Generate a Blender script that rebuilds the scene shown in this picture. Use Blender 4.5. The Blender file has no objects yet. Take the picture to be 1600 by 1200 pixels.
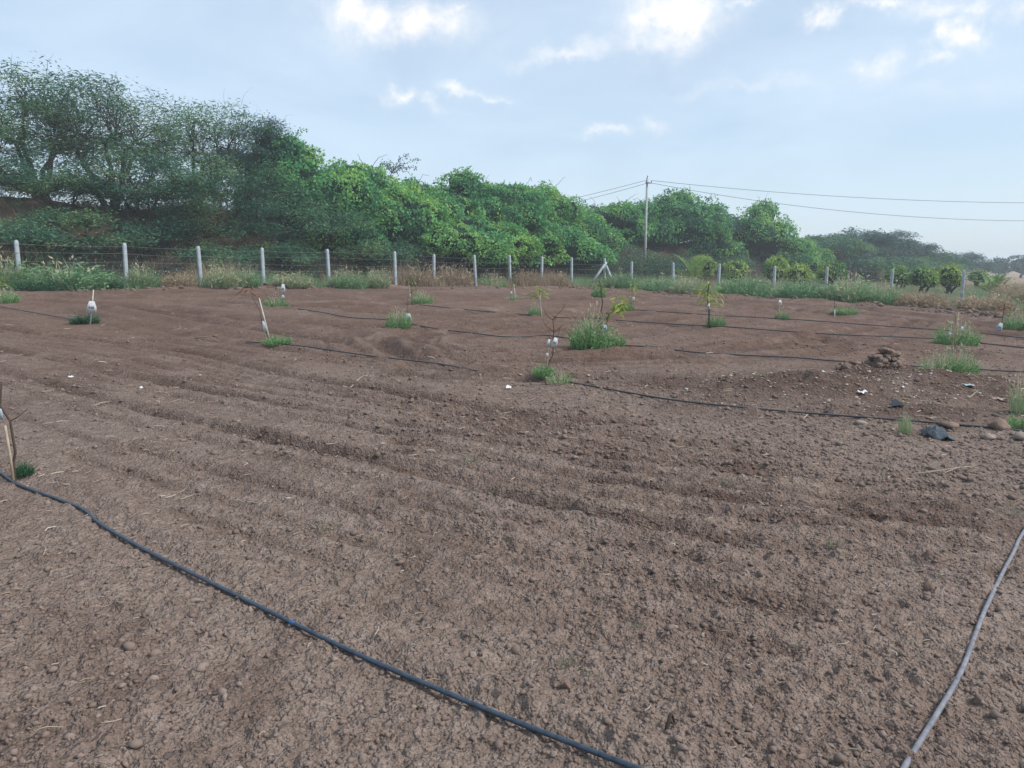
import bpy, math, random
import numpy as np
from mathutils import Vector

random.seed(7)
rng = np.random.default_rng(7)
R = math.radians
SC = bpy.context.scene
COL = SC.collection

# ------------------------------------------------------------------ camera
CAM_H = 1.6
PITCH = R(9.1)
F = 1186.0                       # focal length in pixels of a 1600 x 1200 frame
cam = bpy.data.cameras.new('camera')
cam.sensor_width = 36.0
cam.lens = 36.0 * F / 1600.0
cam.clip_start = 0.05
cam.clip_end = 6000
cam_ob = bpy.data.objects.new('camera', cam)
cam_ob.location = (0, 0, CAM_H)
cam_ob.rotation_euler = (R(90) - PITCH, 0, 0)
COL.objects.link(cam_ob)
SC.camera = cam_ob

def ray(px, py):
    u = (px - 800.0) / F
    v = (600.0 - py) / F
    c, s = math.cos(PITCH), math.sin(PITCH)
    return np.array([u, c + v * s, -s + v * c])

# ------------------------------------------------------------------ world: daylight sky with a thin veil and scattered clouds
SUN_EL, SUN_AZ = R(46), R(105)   # azimuth clockwise from +Y
world = bpy.data.worlds.new('World')
SC.world = world
world.use_nodes = True
wn = world.node_tree
wn.nodes.clear()
def wnode(t, **kw):
    n = wn.nodes.new(t)
    for k, v in kw.items():
        setattr(n, k, v)
    return n
def wmath(op, a, b=None, clamp=False):
    n = wnode('ShaderNodeMath', operation=op, use_clamp=clamp)
    for i, v in enumerate((a, b)):
        if v is None: continue
        if isinstance(v, (int, float)): n.inputs[i].default_value = v
        else: wn.links.new(v, n.inputs[i])
    return n.outputs[0]
def wmix(fac, a, b):
    n = wnode('ShaderNodeMix', data_type='RGBA')
    for sock, v in ((n.inputs[0], fac), (n.inputs[6], a), (n.inputs[7], b)):
        if isinstance(v, (int, float)): sock.default_value = v
        elif isinstance(v, tuple): sock.default_value = v
        else: wn.links.new(v, sock)
    return n.outputs[2]
sky = wnode('ShaderNodeTexSky', sky_type='NISHITA')
sky.sun_disc = False
sky.sun_elevation = SUN_EL
sky.sun_rotation = SUN_AZ
sky.altitude = 300
sky.air_density = 1.0
sky.dust_density = 1.0
sky.ozone_density = 1.5
tc = wnode('ShaderNodeTexCoord')
sep = wnode('ShaderNodeSeparateXYZ')
wn.links.new(tc.outputs['Generated'], sep.inputs[0])
az = wmath('ARCTAN2', sep.outputs[0], sep.outputs[1])
el = wmath('ARCSINE', sep.outputs[2])
# warp so that cloud outlines are ragged
nz = wnode('ShaderNodeTexNoise'); nz.inputs['Scale'].default_value = 16; nz.inputs['Detail'].default_value = 5; nz.inputs['Roughness'].default_value = 0.62
wn.links.new(tc.outputs['Generated'], nz.inputs['Vector'])
nsep = wnode('ShaderNodeSeparateXYZ'); wn.links.new(nz.outputs['Color'], nsep.inputs[0])
azw = wmath('ADD', az, wmath('MULTIPLY', wmath('SUBTRACT', nsep.outputs[0], 0.5), 0.13))
elw = wmath('ADD', el, wmath('MULTIPLY', wmath('SUBTRACT', nsep.outputs[1], 0.5), 0.075))
# (px, py, half width px, half height px, strength): the clouds above the field
CLOUDS = [(560, 28, 50, 28, 1.0), (655, 35, 75, 24, .9), (600, 60, 60, 14, .4), (725, 18, 16, 7, .5), (1045, 25, 62, 38, 1.1), (1020, 72, 40, 12, .55),
          (880, 82, 70, 9, .5), (930, 72, 40, 10, .4), (622, 158, 15, 10, .75), (662, 163, 16, 7, .5), (735, 145, 50, 7, .6), (780, 150, 25, 5, .4),
          (1292, 24, 20, 14, .85), (1496, 45, 18, 16, .85), (1378, 102, 22, 15, .5), (1455, 78, 18, 10, .6), (1375, 4, 50, 8, .6), (1475, 6, 36, 12, .6),
          (1585, 8, 20, 12, .5), (945, 200, 34, 6, .45), (1028, 190, 24, 7, .35), (1160, 5, 20, 6, .4), (1180, 130, 120, 9, .18), (1500, 140, 80, 12, .15)]
acc = None
for (cx, cy, hw, hh, st) in CLOUDS:
    d = ray(cx, cy); d = d / np.linalg.norm(d)
    ca, ce = math.atan2(d[0], d[1]), math.asin(d[2])
    sa, se = hw / F, hh / F
    dx = wmath('MULTIPLY', wmath('SUBTRACT', azw, ca), 1.0 / sa)
    dy = wmath('MULTIPLY', wmath('SUBTRACT', elw, ce), 1.0 / se)
    r2 = wmath('ADD', wmath('MULTIPLY', dx, dx), wmath('MULTIPLY', dy, dy))
    g = wmath('MULTIPLY', wmath('POWER', 2.718, wmath('MULTIPLY', r2, -0.9)), st)
    acc = g if acc is None else wmath('MAXIMUM', acc, g)
fine = wnode('ShaderNodeTexNoise'); fine.inputs['Scale'].default_value = 34; fine.inputs['Detail'].default_value = 6; fine.inputs['Roughness'].default_value = 0.6
wn.links.new(tc.outputs['Generated'], fine.inputs['Vector'])
cl = wmath('MULTIPLY', acc, wmath('ADD', wmath('MULTIPLY', fine.outputs['Fac'], 2.3), -0.42), True)
# general cloud field over the whole sky (the same kind of clouds carries on outside the frame)
zz = wmath('ADD', sep.outputs[2], 0.22)
comb = wnode('ShaderNodeCombineXYZ')
wn.links.new(wmath('DIVIDE', sep.outputs[0], zz), comb.inputs[0])
wn.links.new(wmath('DIVIDE', sep.outputs[1], zz), comb.inputs[1])
veil = wnode('ShaderNodeTexNoise'); veil.inputs['Scale'].default_value = 1.5; veil.inputs['Detail'].default_value = 6; veil.inputs['Roughness'].default_value = 0.55
veil.inputs['Distortion'].default_value = 0.6
wn.links.new(comb.outputs[0], veil.inputs['Vector'])
vr = wnode('ShaderNodeMapRange'); vr.inputs[1].default_value = 0.32; vr.inputs[2].default_value = 0.72; vr.inputs[3].default_value = 0.50; vr.inputs[4].default_value = 0.84
wn.links.new(veil.outputs['Fac'], vr.inputs[0])
skyc = wnode('ShaderNodeVectorMath', operation='SCALE'); skyc.inputs['Scale'].default_value = 0.112
wn.links.new(sky.outputs[0], skyc.inputs[0])
c1 = wmix(vr.outputs[0], skyc.outputs[0], (0.535, 0.655, 0.78, 1))
c2 = wmix(cl, c1, (.95, .895, .86, 1))
bg = wnode('ShaderNodeBackground'); bg.inputs['Strength'].default_value = 1.0
wn.links.new(c2, bg.inputs['Color'])
wo = wnode('ShaderNodeOutputWorld'); wn.links.new(bg.outputs[0], wo.inputs['Surface'])

# ------------------------------------------------------------------ sun (soft, through thin cloud) and exposure
sl = bpy.data.lights.new('sun', 'SUN'); sl.energy = 2.9; sl.angle = R(13); sl.color = (1.0, 0.945, 0.87)
so = bpy.data.objects.new('sun', sl); COL.objects.link(so)
sd = Vector((math.sin(SUN_AZ) * math.cos(SUN_EL), math.cos(SUN_AZ) * math.cos(SUN_EL), math.sin(SUN_EL)))
so.rotation_euler = sd.to_track_quat('Z', 'Y').to_euler()
so.location = (0, 0, 60)
SC.render.engine = 'CYCLES'
SC.view_settings.view_transform = 'Standard'
SC.view_settings.look = 'None'
SC.view_settings.exposure = 0.45
SC.view_settings.gamma = 1.0
SC.view_settings.use_curve_mapping = False
SC.cycles.use_denoising = True
SC.cycles.max_bounces = 6
SC.cycles.diffuse_bounces = 3
SC.cycles.transmission_bounces = 4
SC.cycles.volume_bounces = 1

# ------------------------------------------------------------------ numeric helpers
def hsh(ix, iy, s):
    n = (ix.astype(np.int64) * 374761393 + iy.astype(np.int64) * 668265263 + s * 144269504) & 0xffffffff
    n = ((n ^ (n >> 13)) * 1274126177) & 0xffffffff
    n = n ^ (n >> 16)
    n = (n * 2246822519) & 0xffffffff
    n = n ^ (n >> 15)
    return n / 4294967295.0
def vnoise(x, y, s=0):
    x = np.asarray(x, float); y = np.asarray(y, float)
    ix, iy = np.floor(x), np.floor(y)
    fx, fy = x - ix, y - iy
    fx = fx * fx * fx * (fx * (fx * 6 - 15) + 10); fy = fy * fy * fy * (fy * (fy * 6 - 15) + 10)
    a, b, c, d = hsh(ix, iy, s), hsh(ix + 1, iy, s), hsh(ix, iy + 1, s), hsh(ix + 1, iy + 1, s)
    return (a * (1 - fx) + b * fx) * (1 - fy) + (c * (1 - fx) + d * fx) * fy * 1.0 - 0.5
def fbm(x, y, s, octv=3):
    t = 0; a = 1
    for k in range(octv):
        t = t + a * vnoise(x * 2 ** k + 17.3 * k, y * 2 ** k - 9.1 * k, s + k); a *= 0.5
    return t
def n3(p, s):
    # cheap smooth 3-D noise from three 2-D slices
    return (vnoise(p[:, 0] + .37 * p[:, 2], p[:, 1] - .21 * p[:, 2], s) + vnoise(p[:, 1] + 5.2, p[:, 2] + .3 * p[:, 0], s + 1) + vnoise(p[:, 2] - 3.1, p[:, 0] + .2 * p[:, 1], s + 2))
def clods(x, y, cell, s, prob):
    """height (in cells) of round soil clods scattered on a jittered grid"""
    wx, wy = vnoise(x / cell * 2.3, y / cell * 2.3, s + 3), vnoise(x / cell * 2.3 + 9, y / cell * 2.3, s + 5)
    x = x + .30 * cell * wx; y = y + .30 * cell * wy
    gx, gy = np.floor(x / cell), np.floor(y / cell)
    out = np.zeros_like(x)
    for i in (-1, 0, 1):
        for j in (-1, 0, 1):
            cx, cy = gx + i, gy + j
            h1, h2, h3 = hsh(cx, cy, s), hsh(cx, cy, s + 11), hsh(cx, cy, s + 23)
            rad = 0.25 + 0.42 * h3
            ax = 0.75 + 0.5 * hsh(cx, cy, s + 31)
            dx = (x / cell - (cx + h1)) / ax; dy = (y / cell - (cy + h2)) * ax
            q = 1 - (dx * dx + dy * dy) / (rad * rad)
            live = hsh(cx, cy, s + 41) < prob
            out = np.maximum(out, np.where(live & (q > 0), np.maximum(q, 0) ** .6 * rad, 0))
    return out * (1 + .5 * wx)

def plane(x, y):
    return -0.0281 * 120 * np.tanh(np.asarray(x) / 120.0) + 0.0042 * 200 * np.tanh(np.asarray(y) / 200.0)
def at(px, py, lift=0.0):
    """point of the smooth ground seen at a pixel of the 1600 x 1200 frame"""
    d = ray(px, py)
    lo, hi = 0.3, 900.0
    for _ in range(60):
        m = 0.5 * (lo + hi)
        if CAM_H + d[2] * m > plane(d[0] * m, d[1] * m): lo = m
        else: hi = m
    return np.array([d[0] * lo, d[1] * lo, CAM_H + d[2] * lo + lift])
def at_y(px, py, Y):
    d = ray(px, py); t = Y / d[1]
    return np.array([d[0] * t, Y, CAM_H + d[2] * t])
def smooth_line(pts, step=None, n=8):
    P = np.array(pts, float)
    P = np.vstack([2 * P[0] - P[1], P, 2 * P[-1] - P[-2]])
    out = []
    for i in range(1, len(P) - 2):
        for t in np.linspace(0, 1, n, endpoint=False):
            a, b, c, d = P[i - 1], P[i], P[i + 1], P[i + 2]
            out.append(.5 * ((2 * b) + (c - a) * t + (2 * a - 5 * b + 4 * c - d) * t * t + (3 * b - a - 3 * c + d) * t ** 3))
    out.append(P[-2])
    return np.array(out)
def seg_dist(x, y, L):
    best = np.full(x.shape, 1e9)
    for a, b in zip(L[:-1], L[1:]):
        vx, vy = b[0] - a[0], b[1] - a[1]
        t = np.clip(((x - a[0]) * vx + (y - a[1]) * vy) / max(vx * vx + vy * vy, 1e-9), 0, 1)
        best = np.minimum(best, (x - a[0] - t * vx) ** 2 + (y - a[1] - t * vy) ** 2)
    return np.sqrt(best)

# ------------------------------------------------------------------ site layout
FL0, FL1 = np.array([-18.6, 28.4]), np.array([6.5, 53.0])        # left fence run, ending at the corner
FR1 = np.array([25.9, 37.2])                                     # right fence run goes from the corner to here and on
DIR = (FL1 - FL0) / np.linalg.norm(FL1 - FL0)
NRM = np.array([-DIR[1], DIR[0]])                                # away from the camera
DIRR = (FR1 - FL1) / np.linalg.norm(FR1 - FL1)
def bund_pt(px, off):
    """point at a given distance behind the left fence line that stands at picture column px"""
    u = (px - 800) / F / 1.0127
    A = FL0 + NRM * off
    # the depth along view is y*cos(pitch): use the horizontal ray of that column
    s = (u * A[1] * 1.0 - A[0]) / (DIR[0] - u * DIR[1])
    return A + DIR * s
BUND_H = 3.5
def bund_h(off, s):
    f = np.clip((off - 4.6) / 5.2, 0, 1) * np.clip((19.0 - off) / 5.0, 0, 1)
    f = f * f * (3 - 2 * f)
    end = np.clip((150 - s) / 40.0, 0, 1)
    return BUND_H * f * end * (1 + .10 * np.sin(s * .21) + .07 * np.sin(s * .55 + 1))
def bund_z(x, y):
    off = (x - FL0[0]) * NRM[0] + (y - FL0[1]) * NRM[1]
    s = (x - FL0[0]) * DIR[0] + (y - FL0[1]) * DIR[1]
    return plane(x, y) + bund_h(np.asarray(off, float), np.asarray(s, float))

EDGE_PX = [(-300, 470), (-100, 458), (0, 454), (150, 453), (300, 452), (450, 451), (600, 450), (750, 449), (900, 450), (1000, 456), (1100, 463), (1200, 469),
           (1300, 473), (1400, 480), (1500, 489), (1580, 500), (1680, 516), (1800, 540)]
EDGE = np.array([at(*p)[:2] for p in EDGE_PX])

FUR = []   # (polyline, half width, depth)
def fur(pts, w, d):
    w, d = (w * 1.7, d * .95) if w >= .26 else (w * 1.2, d * .95) if w >= .2 else (w * .66, d * .78)
    FUR.append((smooth_line([at(*p)[:2] for p in pts], n=4), w, d))
fur([(-60, 505), (0, 514), (150, 533), (300, 553), (440, 583), (600, 612), (800, 645), (1000, 665)], .17, .075)
fur([(-60, 538), (0, 547), (100, 565), (200, 588), (340, 614), (480, 640), (640, 665), (790, 692), (1000, 722), (1250, 750)], .15, .07)
fur([(-60, 565), (0, 580), (100, 608), (200, 634), (300, 660), (420, 686), (560, 716), (700, 748), (800, 775), (950, 812), (1150, 850)], .14, .065)
fur([(200, 700), (420, 760), (560, 800), (800, 860), (1000, 905), (1250, 960)], .12, .045)
fur([(620, 690), (760, 715), (900, 745), (1050, 770), (1250, 800), (1500, 830)], .12, .055)
fur([(420, 545), (600, 570), (700, 580), (850, 592), (1000, 602), (1120, 606), (1250, 612)], .16, .07)
fur([(640, 575), (760, 583), (900, 586), (1000, 591), (1100, 596), (1180, 601)], .2, .09)
fur([(330, 470), (500, 479), (700, 471), (900, 463), (1000, 461)], .32, .10)
fur([(120, 464), (300, 462), (500, 463), (700, 460), (900, 456)], .4, .11)
fur([(60, 470), (180, 476), (330, 492), (420, 500), (560, 510)], .26, .085)
fur([(560, 486), (700, 489), (850, 482), (1000, 476), (1150, 479), (1300, 490)], .3, .1)
fur([(1000, 546), (850, 553), (720, 549), (660, 540), (652, 530), (700, 520), (800, 512), (920, 507), (1050, 499)], .2, .085)
fur([(1080, 560), (850, 563), (700, 561), (620, 549), (598, 535), (640, 520), (740, 507), (860, 499), (1000, 490)], .22, .085)
fur([(470, 500), (550, 515), (600, 540), (650, 568)], .2, .06)
fur([(980, 464), (1150, 472), (1300, 481), (1450, 496), (1620, 520)], .3, .11)
fur([(1020, 472), (1150, 479), (1300, 488), (1450, 503), (1620, 532)], .3, .09)
fur([(1160, 542), (1270, 530), (1350, 515), (1440, 503)], .22, .08)
fur([(1250, 527), (1330, 540), (1400, 548), (1520, 553)], .22, .09)
fur([(820, 520), (950, 512), (1100, 495), (1250, 482)], .22, .07)
fur([(1000, 560), (1150, 548), (1260, 545)], .2, .06)
fur([(0, 462), (150, 459), (350, 457), (520, 456), (700, 454)], .3, .1)
fur([(420, 470), (600, 466), (760, 464), (900, 468)], .28, .09)
fur([(700, 500), (840, 494), (960, 486), (1100, 487)], .22, .08)
fur([(900, 470), (1060, 466), (1200, 475), (1340, 484)], .28, .09)
fur([(200, 480), (330, 503), (420, 520), (500, 530), (560, 540)], .2, .075)

for L, w, d in list(FUR):
    tg = np.gradient(L, axis=0); tg /= np.maximum(np.linalg.norm(tg, axis=1, keepdims=True), 1e-9)
    lt = np.stack([-tg[:, 1], tg[:, 0]], 1)
    far_ = np.hypot(L[:, 0], L[:, 1]).mean() > 17
    for k_ in ((-2.1, -1.0, 1.1, 2.0) if far_ else (-1.05, -.7, -.36, .36, .72, 1.05)):
        LL = L + lt * (k_ * random.uniform(.85, 1.15) * (.75 if far_ else 1.0))
        a_, b_ = sorted(random.sample(range(len(L)), 2)) if random.random() < .4 else (0, len(L) - 1)
        if b_ - a_ > 5: FUR.append((LL[a_:b_ + 1], .24 if far_ else .055, .035 if far_ else .02))
MOUNDS = [((1370, 608), 1.9, 1.0, .175), ((1500, 614), 1.8, .9, .13), ((1230, 616), 1.5, .8, .12), ((1385, 577), .55, .35, .13), ((1440, 650), 1.0, .45, .06)]
MOUNDS = [(at(*c)[:2], a, b, h) for c, a, b, h in MOUNDS]
P1_PX = [(-70, 690), (-30, 716), (0, 737), (28, 756), (90, 779), (130, 795), (160, 820), (230, 860), (330, 910), (450, 969), (560, 1022), (680, 1074), (800, 1124), (900, 1163), (1010, 1206), (1200, 1285)]
RIDGE = smooth_line([at(p[0] + 45, p[1] - 12)[:2] for p in P1_PX[3:]], n=3)

def height(x, y, want_turned=False):
    x = np.asarray(x, float); y = np.asarray(y, float)
    r = np.hypot(x, y)
    z = plane(x, y)
    # inside of the ploughed field: signed distance to the edge line
    de = np.full(x.shape, 1e3)
    m = (r < 75)
    xs, ys = x[m], y[m]
    d = seg_dist(xs, ys, EDGE)
    ex = np.interp(np.arctan2(xs, ys), np.arctan2(EDGE[:, 0], EDGE[:, 1]), np.hypot(EDGE[:, 0], EDGE[:, 1]))
    de[m] = np.where(np.hypot(xs, ys) < ex, d, -d)
    de[~m] = -10
    inside = np.clip((de + .25 + .5 * fbm(x * .9, y * .9, 71, 2)) / .5, 0, 1)
    turned = np.zeros_like(x)
    dz = np.zeros_like(x)
    for L, w, dep in FUR:
        b = (x > L[:, 0].min() - 1) & (x < L[:, 0].max() + 1) & (y > L[:, 1].min() - 1) & (y < L[:, 1].max() + 1)
        if not b.any(): continue
        xb, yb = x[b], y[b]
        dd = seg_dist(xb, yb, L) + .35 * w * vnoise(xb * 2.2, yb * 2.2, 5)
        q = dd / w
        dz[b] += 1.25 * dep * (-np.exp(-q * q) + .5 * np.exp(-(q - 1.75) ** 2 * 1.6)) * (.8 + .7 * vnoise(xb * .6, yb * .6, 9))
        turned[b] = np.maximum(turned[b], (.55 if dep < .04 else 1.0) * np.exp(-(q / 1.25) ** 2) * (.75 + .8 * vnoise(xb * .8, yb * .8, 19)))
    for c, a, bb, h in MOUNDS:
        q = ((x - c[0]) / a) ** 2 + ((y - c[1]) / bb) ** 2
        k = np.exp(-q * 1.3)
        dz += h * k * (1 + .5 * fbm(x * 3, y * 3, 33, 2))
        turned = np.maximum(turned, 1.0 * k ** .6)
    dr = seg_dist(x[m], y[m], RIDGE)
    dz[m] += .035 * np.exp(-(dr / .09) ** 2) * (1 + .9 * vnoise(xs * 3, ys * 3, 15))
    # loose bank of soil thrown up along the field edge
    dz += .13 * np.exp(-((de - .15) / .5) ** 2) * np.clip(.7 + 1.6 * fbm(x * .45, y * .45, 61, 3), 0, 2.2)
    rough = np.clip(.55 + .8 * fbm(x * .35 + 3, y * .35, 27, 2) + .07 * x, .10, 1.1)
    rough = rough + .9 * turned * np.clip((14 - r) / 6, 0, 1)
    rough = np.minimum(rough, 1.5)
    g = inside * (.35 + .65 * rough)
    dz += .03 * fbm(x * .5, y * .5, 1, 2) * inside
    dz += .04 * fbm(x * 1.6, y * 1.6, 2, 3) * g
    near = np.clip((21 - r) / 8, 0, 1); n3_ = np.clip((12 - r) / 4.5, 0, 1)
    n2 = np.clip((8 - r) / 3.2, 0, 1)
    n1 = np.clip((5.2 - r) / 1.8, 0, 1)
    dz += .022 * fbm(x * 5, y * 5, 3, 2) * g * np.clip((16 - r) / 6, .12, 1)
    sel = (inside > .01) & (near > 0)
    if sel.any():
        xa, ya, ga = x[sel], y[sel], g[sel]
        c = .26 * .22 * clods(xa, ya, .26, 100, .10) * rough[sel] + .12 * .28 * clods(xa + .03, ya, .12, 140, .34) * n3_[sel] + .065 * .50 * clods(xa, ya + .017, .065, 180, .62) * n2[sel]
        c += .034 * .62 * clods(xa, ya, .034, 220, .75) * n1[sel] + .012 * fbm(xa * 26, ya * 26, 8, 2) * n1[sel]
        dz[sel] += c * (.45 + .55 * np.clip(ga, 0, 1.4)) * near[sel]
    dz += (1 - inside) * .10 * fbm(x * .8, y * .8, 44, 3) * np.clip(r / 20, 0, 1)
    z = z + dz
    if want_turned:
        return z, inside, np.clip(turned, 0, 1), rough
    return z
def gz(x, y):
    return float(height(np.array([float(x)]), np.array([float(y)]))[0])
def gat(px, py, lift=0.0):
    p = at(px, py)
    return np.array([p[0], p[1], gz(p[0], p[1]) + lift])

# ------------------------------------------------------------------ mesh helpers
class Buf:
    def __init__(s):
        s.v = []; s.q = []; s.t = []; s.a = []; s.n = 0
    def add(s, V, Q=None, T=None, tint=0.5):
        V = np.asarray(V, float)
        s.v.append(V)
        if Q is not None and len(Q): s.q.append(np.asarray(Q, np.int64) + s.n)
        if T is not None and len(T): s.t.append(np.asarray(T, np.int64) + s.n)
        s.a.append(np.broadcast_to(np.asarray(tint, float), (len(V),)))
        s.n += len(V)
    def tube(s, pts, rad, sides=5, tint=0.5, cap=True):
        P = np.asarray(pts, float); n = len(P)
        rad = np.broadcast_to(np.asarray(rad, float), (n,))
        T = np.gradient(P, axis=0); T /= np.maximum(np.linalg.norm(T, axis=1, keepdims=True), 1e-9)
        ref = np.array([0, 0, 1.0]) if abs(T[:, 2]).mean() < .8 else np.array([1.0, 0, 0])
        U = np.cross(T, ref); U /= np.maximum(np.linalg.norm(U, axis=1, keepdims=True), 1e-9)
        W = np.cross(T, U)
        a = np.arange(sides) * 2 * math.pi / sides
        V = (P[:, None, :] + rad[:, None, None] * (np.cos(a)[None, :, None] * U[:, None, :] + np.sin(a)[None, :, None] * W[:, None, :])).reshape(-1, 3)
        i = np.arange(n - 1)[:, None] * sides; j = np.arange(sides)[None, :]; k = (j + 1) % sides
        Q = np.stack([i + j, i + k, i + sides + k, i + sides + j], -1).reshape(-1, 4)
        T3 = []
        if cap:
            V = np.vstack([V, P[0], P[-1]])
            for jj in range(sides):
                T3.append((n * sides, (jj + 1) % sides, jj)); T3.append((n * sides + 1, (n - 1) * sides + jj, (n - 1) * sides + (jj + 1) % sides))
        s.add(V, Q, T3, tint)
    def box(s, c, size, rot=0.0, taper=1.0, tint=.5):
        x, y, z = size[0] / 2, size[1] / 2, size[2] / 2
        V = np.array([(-x, -y, -z), (x, -y, -z), (x, y, -z), (-x, y, -z), (-x * taper, -y * taper, z), (x * taper, -y * taper, z), (x * taper, y * taper, z), (-x * taper, y * taper, z)])
        ca, sa = math.cos(rot), math.sin(rot)
        V = V @ np.array([[ca, sa, 0], [-sa, ca, 0], [0, 0, 1]]) + np.asarray(c, float)
        s.add(V, [(0, 3, 2, 1), (4, 5, 6, 7), (0, 1, 5, 4), (1, 2, 6, 5), (2, 3, 7, 6), (3, 0, 4, 7)], tint=tint)
    def cards(s, C, D, N, L, W, tint):
        """leaf shaped quads: base C, along D, facing N"""
        C = np.asarray(C, float); n = len(C)
        D = D / np.maximum(np.linalg.norm(D, axis=1, keepdims=True), 1e-9)
        S = np.cross(D, N); S /= np.maximum(np.linalg.norm(S, axis=1, keepdims=True), 1e-9)
        NN = np.cross(S, D)
        L = np.broadcast_to(np.asarray(L, float), (n,))[:, None]; W = np.broadcast_to(np.asarray(W, float), (n,))[:, None]
        V = np.stack([C, C + D * L * .45 - S * W * .5 + NN * L * .06, C + D * L - NN * L * .05, C + D * L * .45 + S * W * .5 + NN * L * .06], 1).reshape(-1, 3)
        s.add(V, np.arange(4 * n).reshape(n, 4), tint=np.repeat(np.broadcast_to(np.asarray(tint, float), (n,)), 4))
    def blades(s, P, h, w, az, lean, tint, seg=2):
        P = np.asarray(P, float); n = len(P)
        h = np.broadcast_to(h, (n,)); w = np.broadcast_to(w, (n,)); lean = np.broadcast_to(lean, (n,)); tint = np.broadcast_to(tint, (n,))
        d = np.stack([np.cos(az), np.sin(az), 0 * az], 1)
        fa = rng.uniform(0, 6.283, n)
        sd = np.stack([np.cos(fa), np.sin(fa), 0 * az], 1) * (w / 2)[:, None]
        def pt(t):
            return P + d * (h * lean * t * t)[:, None] + np.array([0, 0, 1.0]) * (h * t * (1 - .35 * np.minimum(lean, 1.6) * t))[:, None]
        if seg == 1:
            V = np.stack([P - sd, P + sd, pt(1.0)], 1).reshape(-1, 3)
            s.add(V, None, np.arange(3 * n).reshape(n, 3), np.repeat(tint, 3))
        else:
            m = pt(.55)
            V = np.stack([P - sd, P + sd, m + sd * .8, m - sd * .8, pt(1.0)], 1).reshape(-1, 3)
            b = np.arange(n)[:, None] * 5
            s.add(V, b + np.array([[0, 1, 2, 3]]), b + np.array([[3, 2, 4]]), np.repeat(tint, 5))
    def mesh(s, name, mat, smooth=False):
        me = bpy.data.meshes.new(name)
        if s.n == 0: return me
        V = np.vstack(s.v)
        Q = np.vstack(s.q) if s.q else np.zeros((0, 4), np.int64)
        T = np.vstack(s.t) if s.t else np.zeros((0, 3), np.int64)
        me.vertices.add(len(V)); me.vertices.foreach_set('co', V.astype(np.float32).ravel())
        nl = Q.size + T.size
        me.loops.add(nl); me.loops.foreach_set('vertex_index', np.concatenate([Q.ravel(), T.ravel()]).astype(np.int32))
        me.polygons.add(len(Q) + len(T))
        st = np.concatenate([np.arange(len(Q)) * 4, Q.size + np.arange(len(T)) * 3]).astype(np.int32)
        me.polygons.foreach_set('loop_start', st)
        at_ = me.attributes.new('tint', 'FLOAT', 'POINT')
        at_.data.foreach_set('value', np.concatenate(s.a).astype(np.float32))
        if smooth: me.polygons.foreach_set('use_smooth', np.ones(len(Q) + len(T), bool))
        me.update(calc_edges=True)
        if mat: me.materials.append(mat)
        return me
def link(name, data, parent=None, loc=None, label=None, cat=None, group=None, kind=None):
    o = bpy.data.objects.new(name, data)
    COL.objects.link(o)
    if parent is not None: o.parent = parent
    if loc is not None: o.location = tuple(float(v) for v in loc)
    if label: o['label'] = label
    if cat: o['category'] = cat
    if group: o['group'] = group
    if kind: o['kind'] = kind
    return o
def thing(name, label, cat, loc, group=None, rz=0.0, scale=None):
    o = link(name, None, None, loc, label, cat, group)
    o.empty_display_size = .1
    o.rotation_euler[2] = rz
    if scale is not None: o.scale = scale
    return o

# ------------------------------------------------------------------ materials
def new_mat(name):
    m = bpy.data.materials.new(name); m.use_nodes = True
    nt = m.node_tree; nt.nodes.clear()
    out = nt.nodes.new('ShaderNodeOutputMaterial')
    return m, nt, out
def ramp(nt, fac, stops):
    n = nt.nodes.new('ShaderNodeValToRGB')
    e = n.color_ramp.elements
    while len(e) < len(stops): e.new(.5)
    for k, (p, c) in zip(e, stops):
        k.position = p; k.color = (*c, 1)
    nt.links.new(fac, n.inputs[0])
    return n.outputs[0]
def noise(nt, scale, detail=4, rough=.55, vec=None, dist=0):
    n = nt.nodes.new('ShaderNodeTexNoise')
    n.inputs['Scale'].default_value = scale; n.inputs['Detail'].default_value = detail; n.inputs['Roughness'].default_value = rough; n.inputs['Distortion'].default_value = dist
    if vec is None:
        c = nt.nodes.new('ShaderNodeTexCoord'); vec = c.outputs['Object']
    nt.links.new(vec, n.inputs['Vector'])
    return n.outputs['Fac']
def mix(nt, fac, a, b, mode='MIX'):
    n = nt.nodes.new('ShaderNodeMix'); n.data_type = 'RGBA'; n.blend_type = mode
    for sock, v in ((n.inputs[0], fac), (n.inputs[6], a), (n.inputs[7], b)):
        if isinstance(v, (int, float)): sock.default_value = v
        elif isinstance(v, tuple): sock.default_value = (*v, 1) if len(v) == 3 else v
        else: nt.links.new(v, sock)
    return n.outputs[2]
def attr(nt, name):
    n = nt.nodes.new('ShaderNodeAttribute'); n.attribute_name = name
    return n.outputs['Fac']
def mrange(nt, v, a, b, c, d):
    n = nt.nodes.new('ShaderNodeMapRange')
    for i, k in enumerate((a, b, c, d)): n.inputs[i + 1].default_value = k
    nt.links.new(v, n.inputs[0]); return n.outputs[0]
def bump(nt, h, strength, dist):
    n = nt.nodes.new('ShaderNodeBump'); n.inputs['Strength'].default_value = strength; n.inputs['Distance'].default_value = dist
    nt.links.new(h, n.inputs['Height']); return n.outputs[0]
def bsdf(nt, out, col, rough=.9, spec=.2, nrm=None):
    b = nt.nodes.new('ShaderNodeBsdfPrincipled')
    if isinstance(col, tuple): b.inputs['Base Color'].default_value = (*col, 1)
    else: nt.links.new(col, b.inputs['Base Color'])
    b.inputs['Roughness'].default_value = rough
    b.inputs['Specular IOR Level'].default_value = spec
    if nrm is not None: nt.links.new(nrm, b.inputs['Normal'])
    nt.links.new(b.outputs[0], out.inputs['Surface'])
    return b
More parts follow.
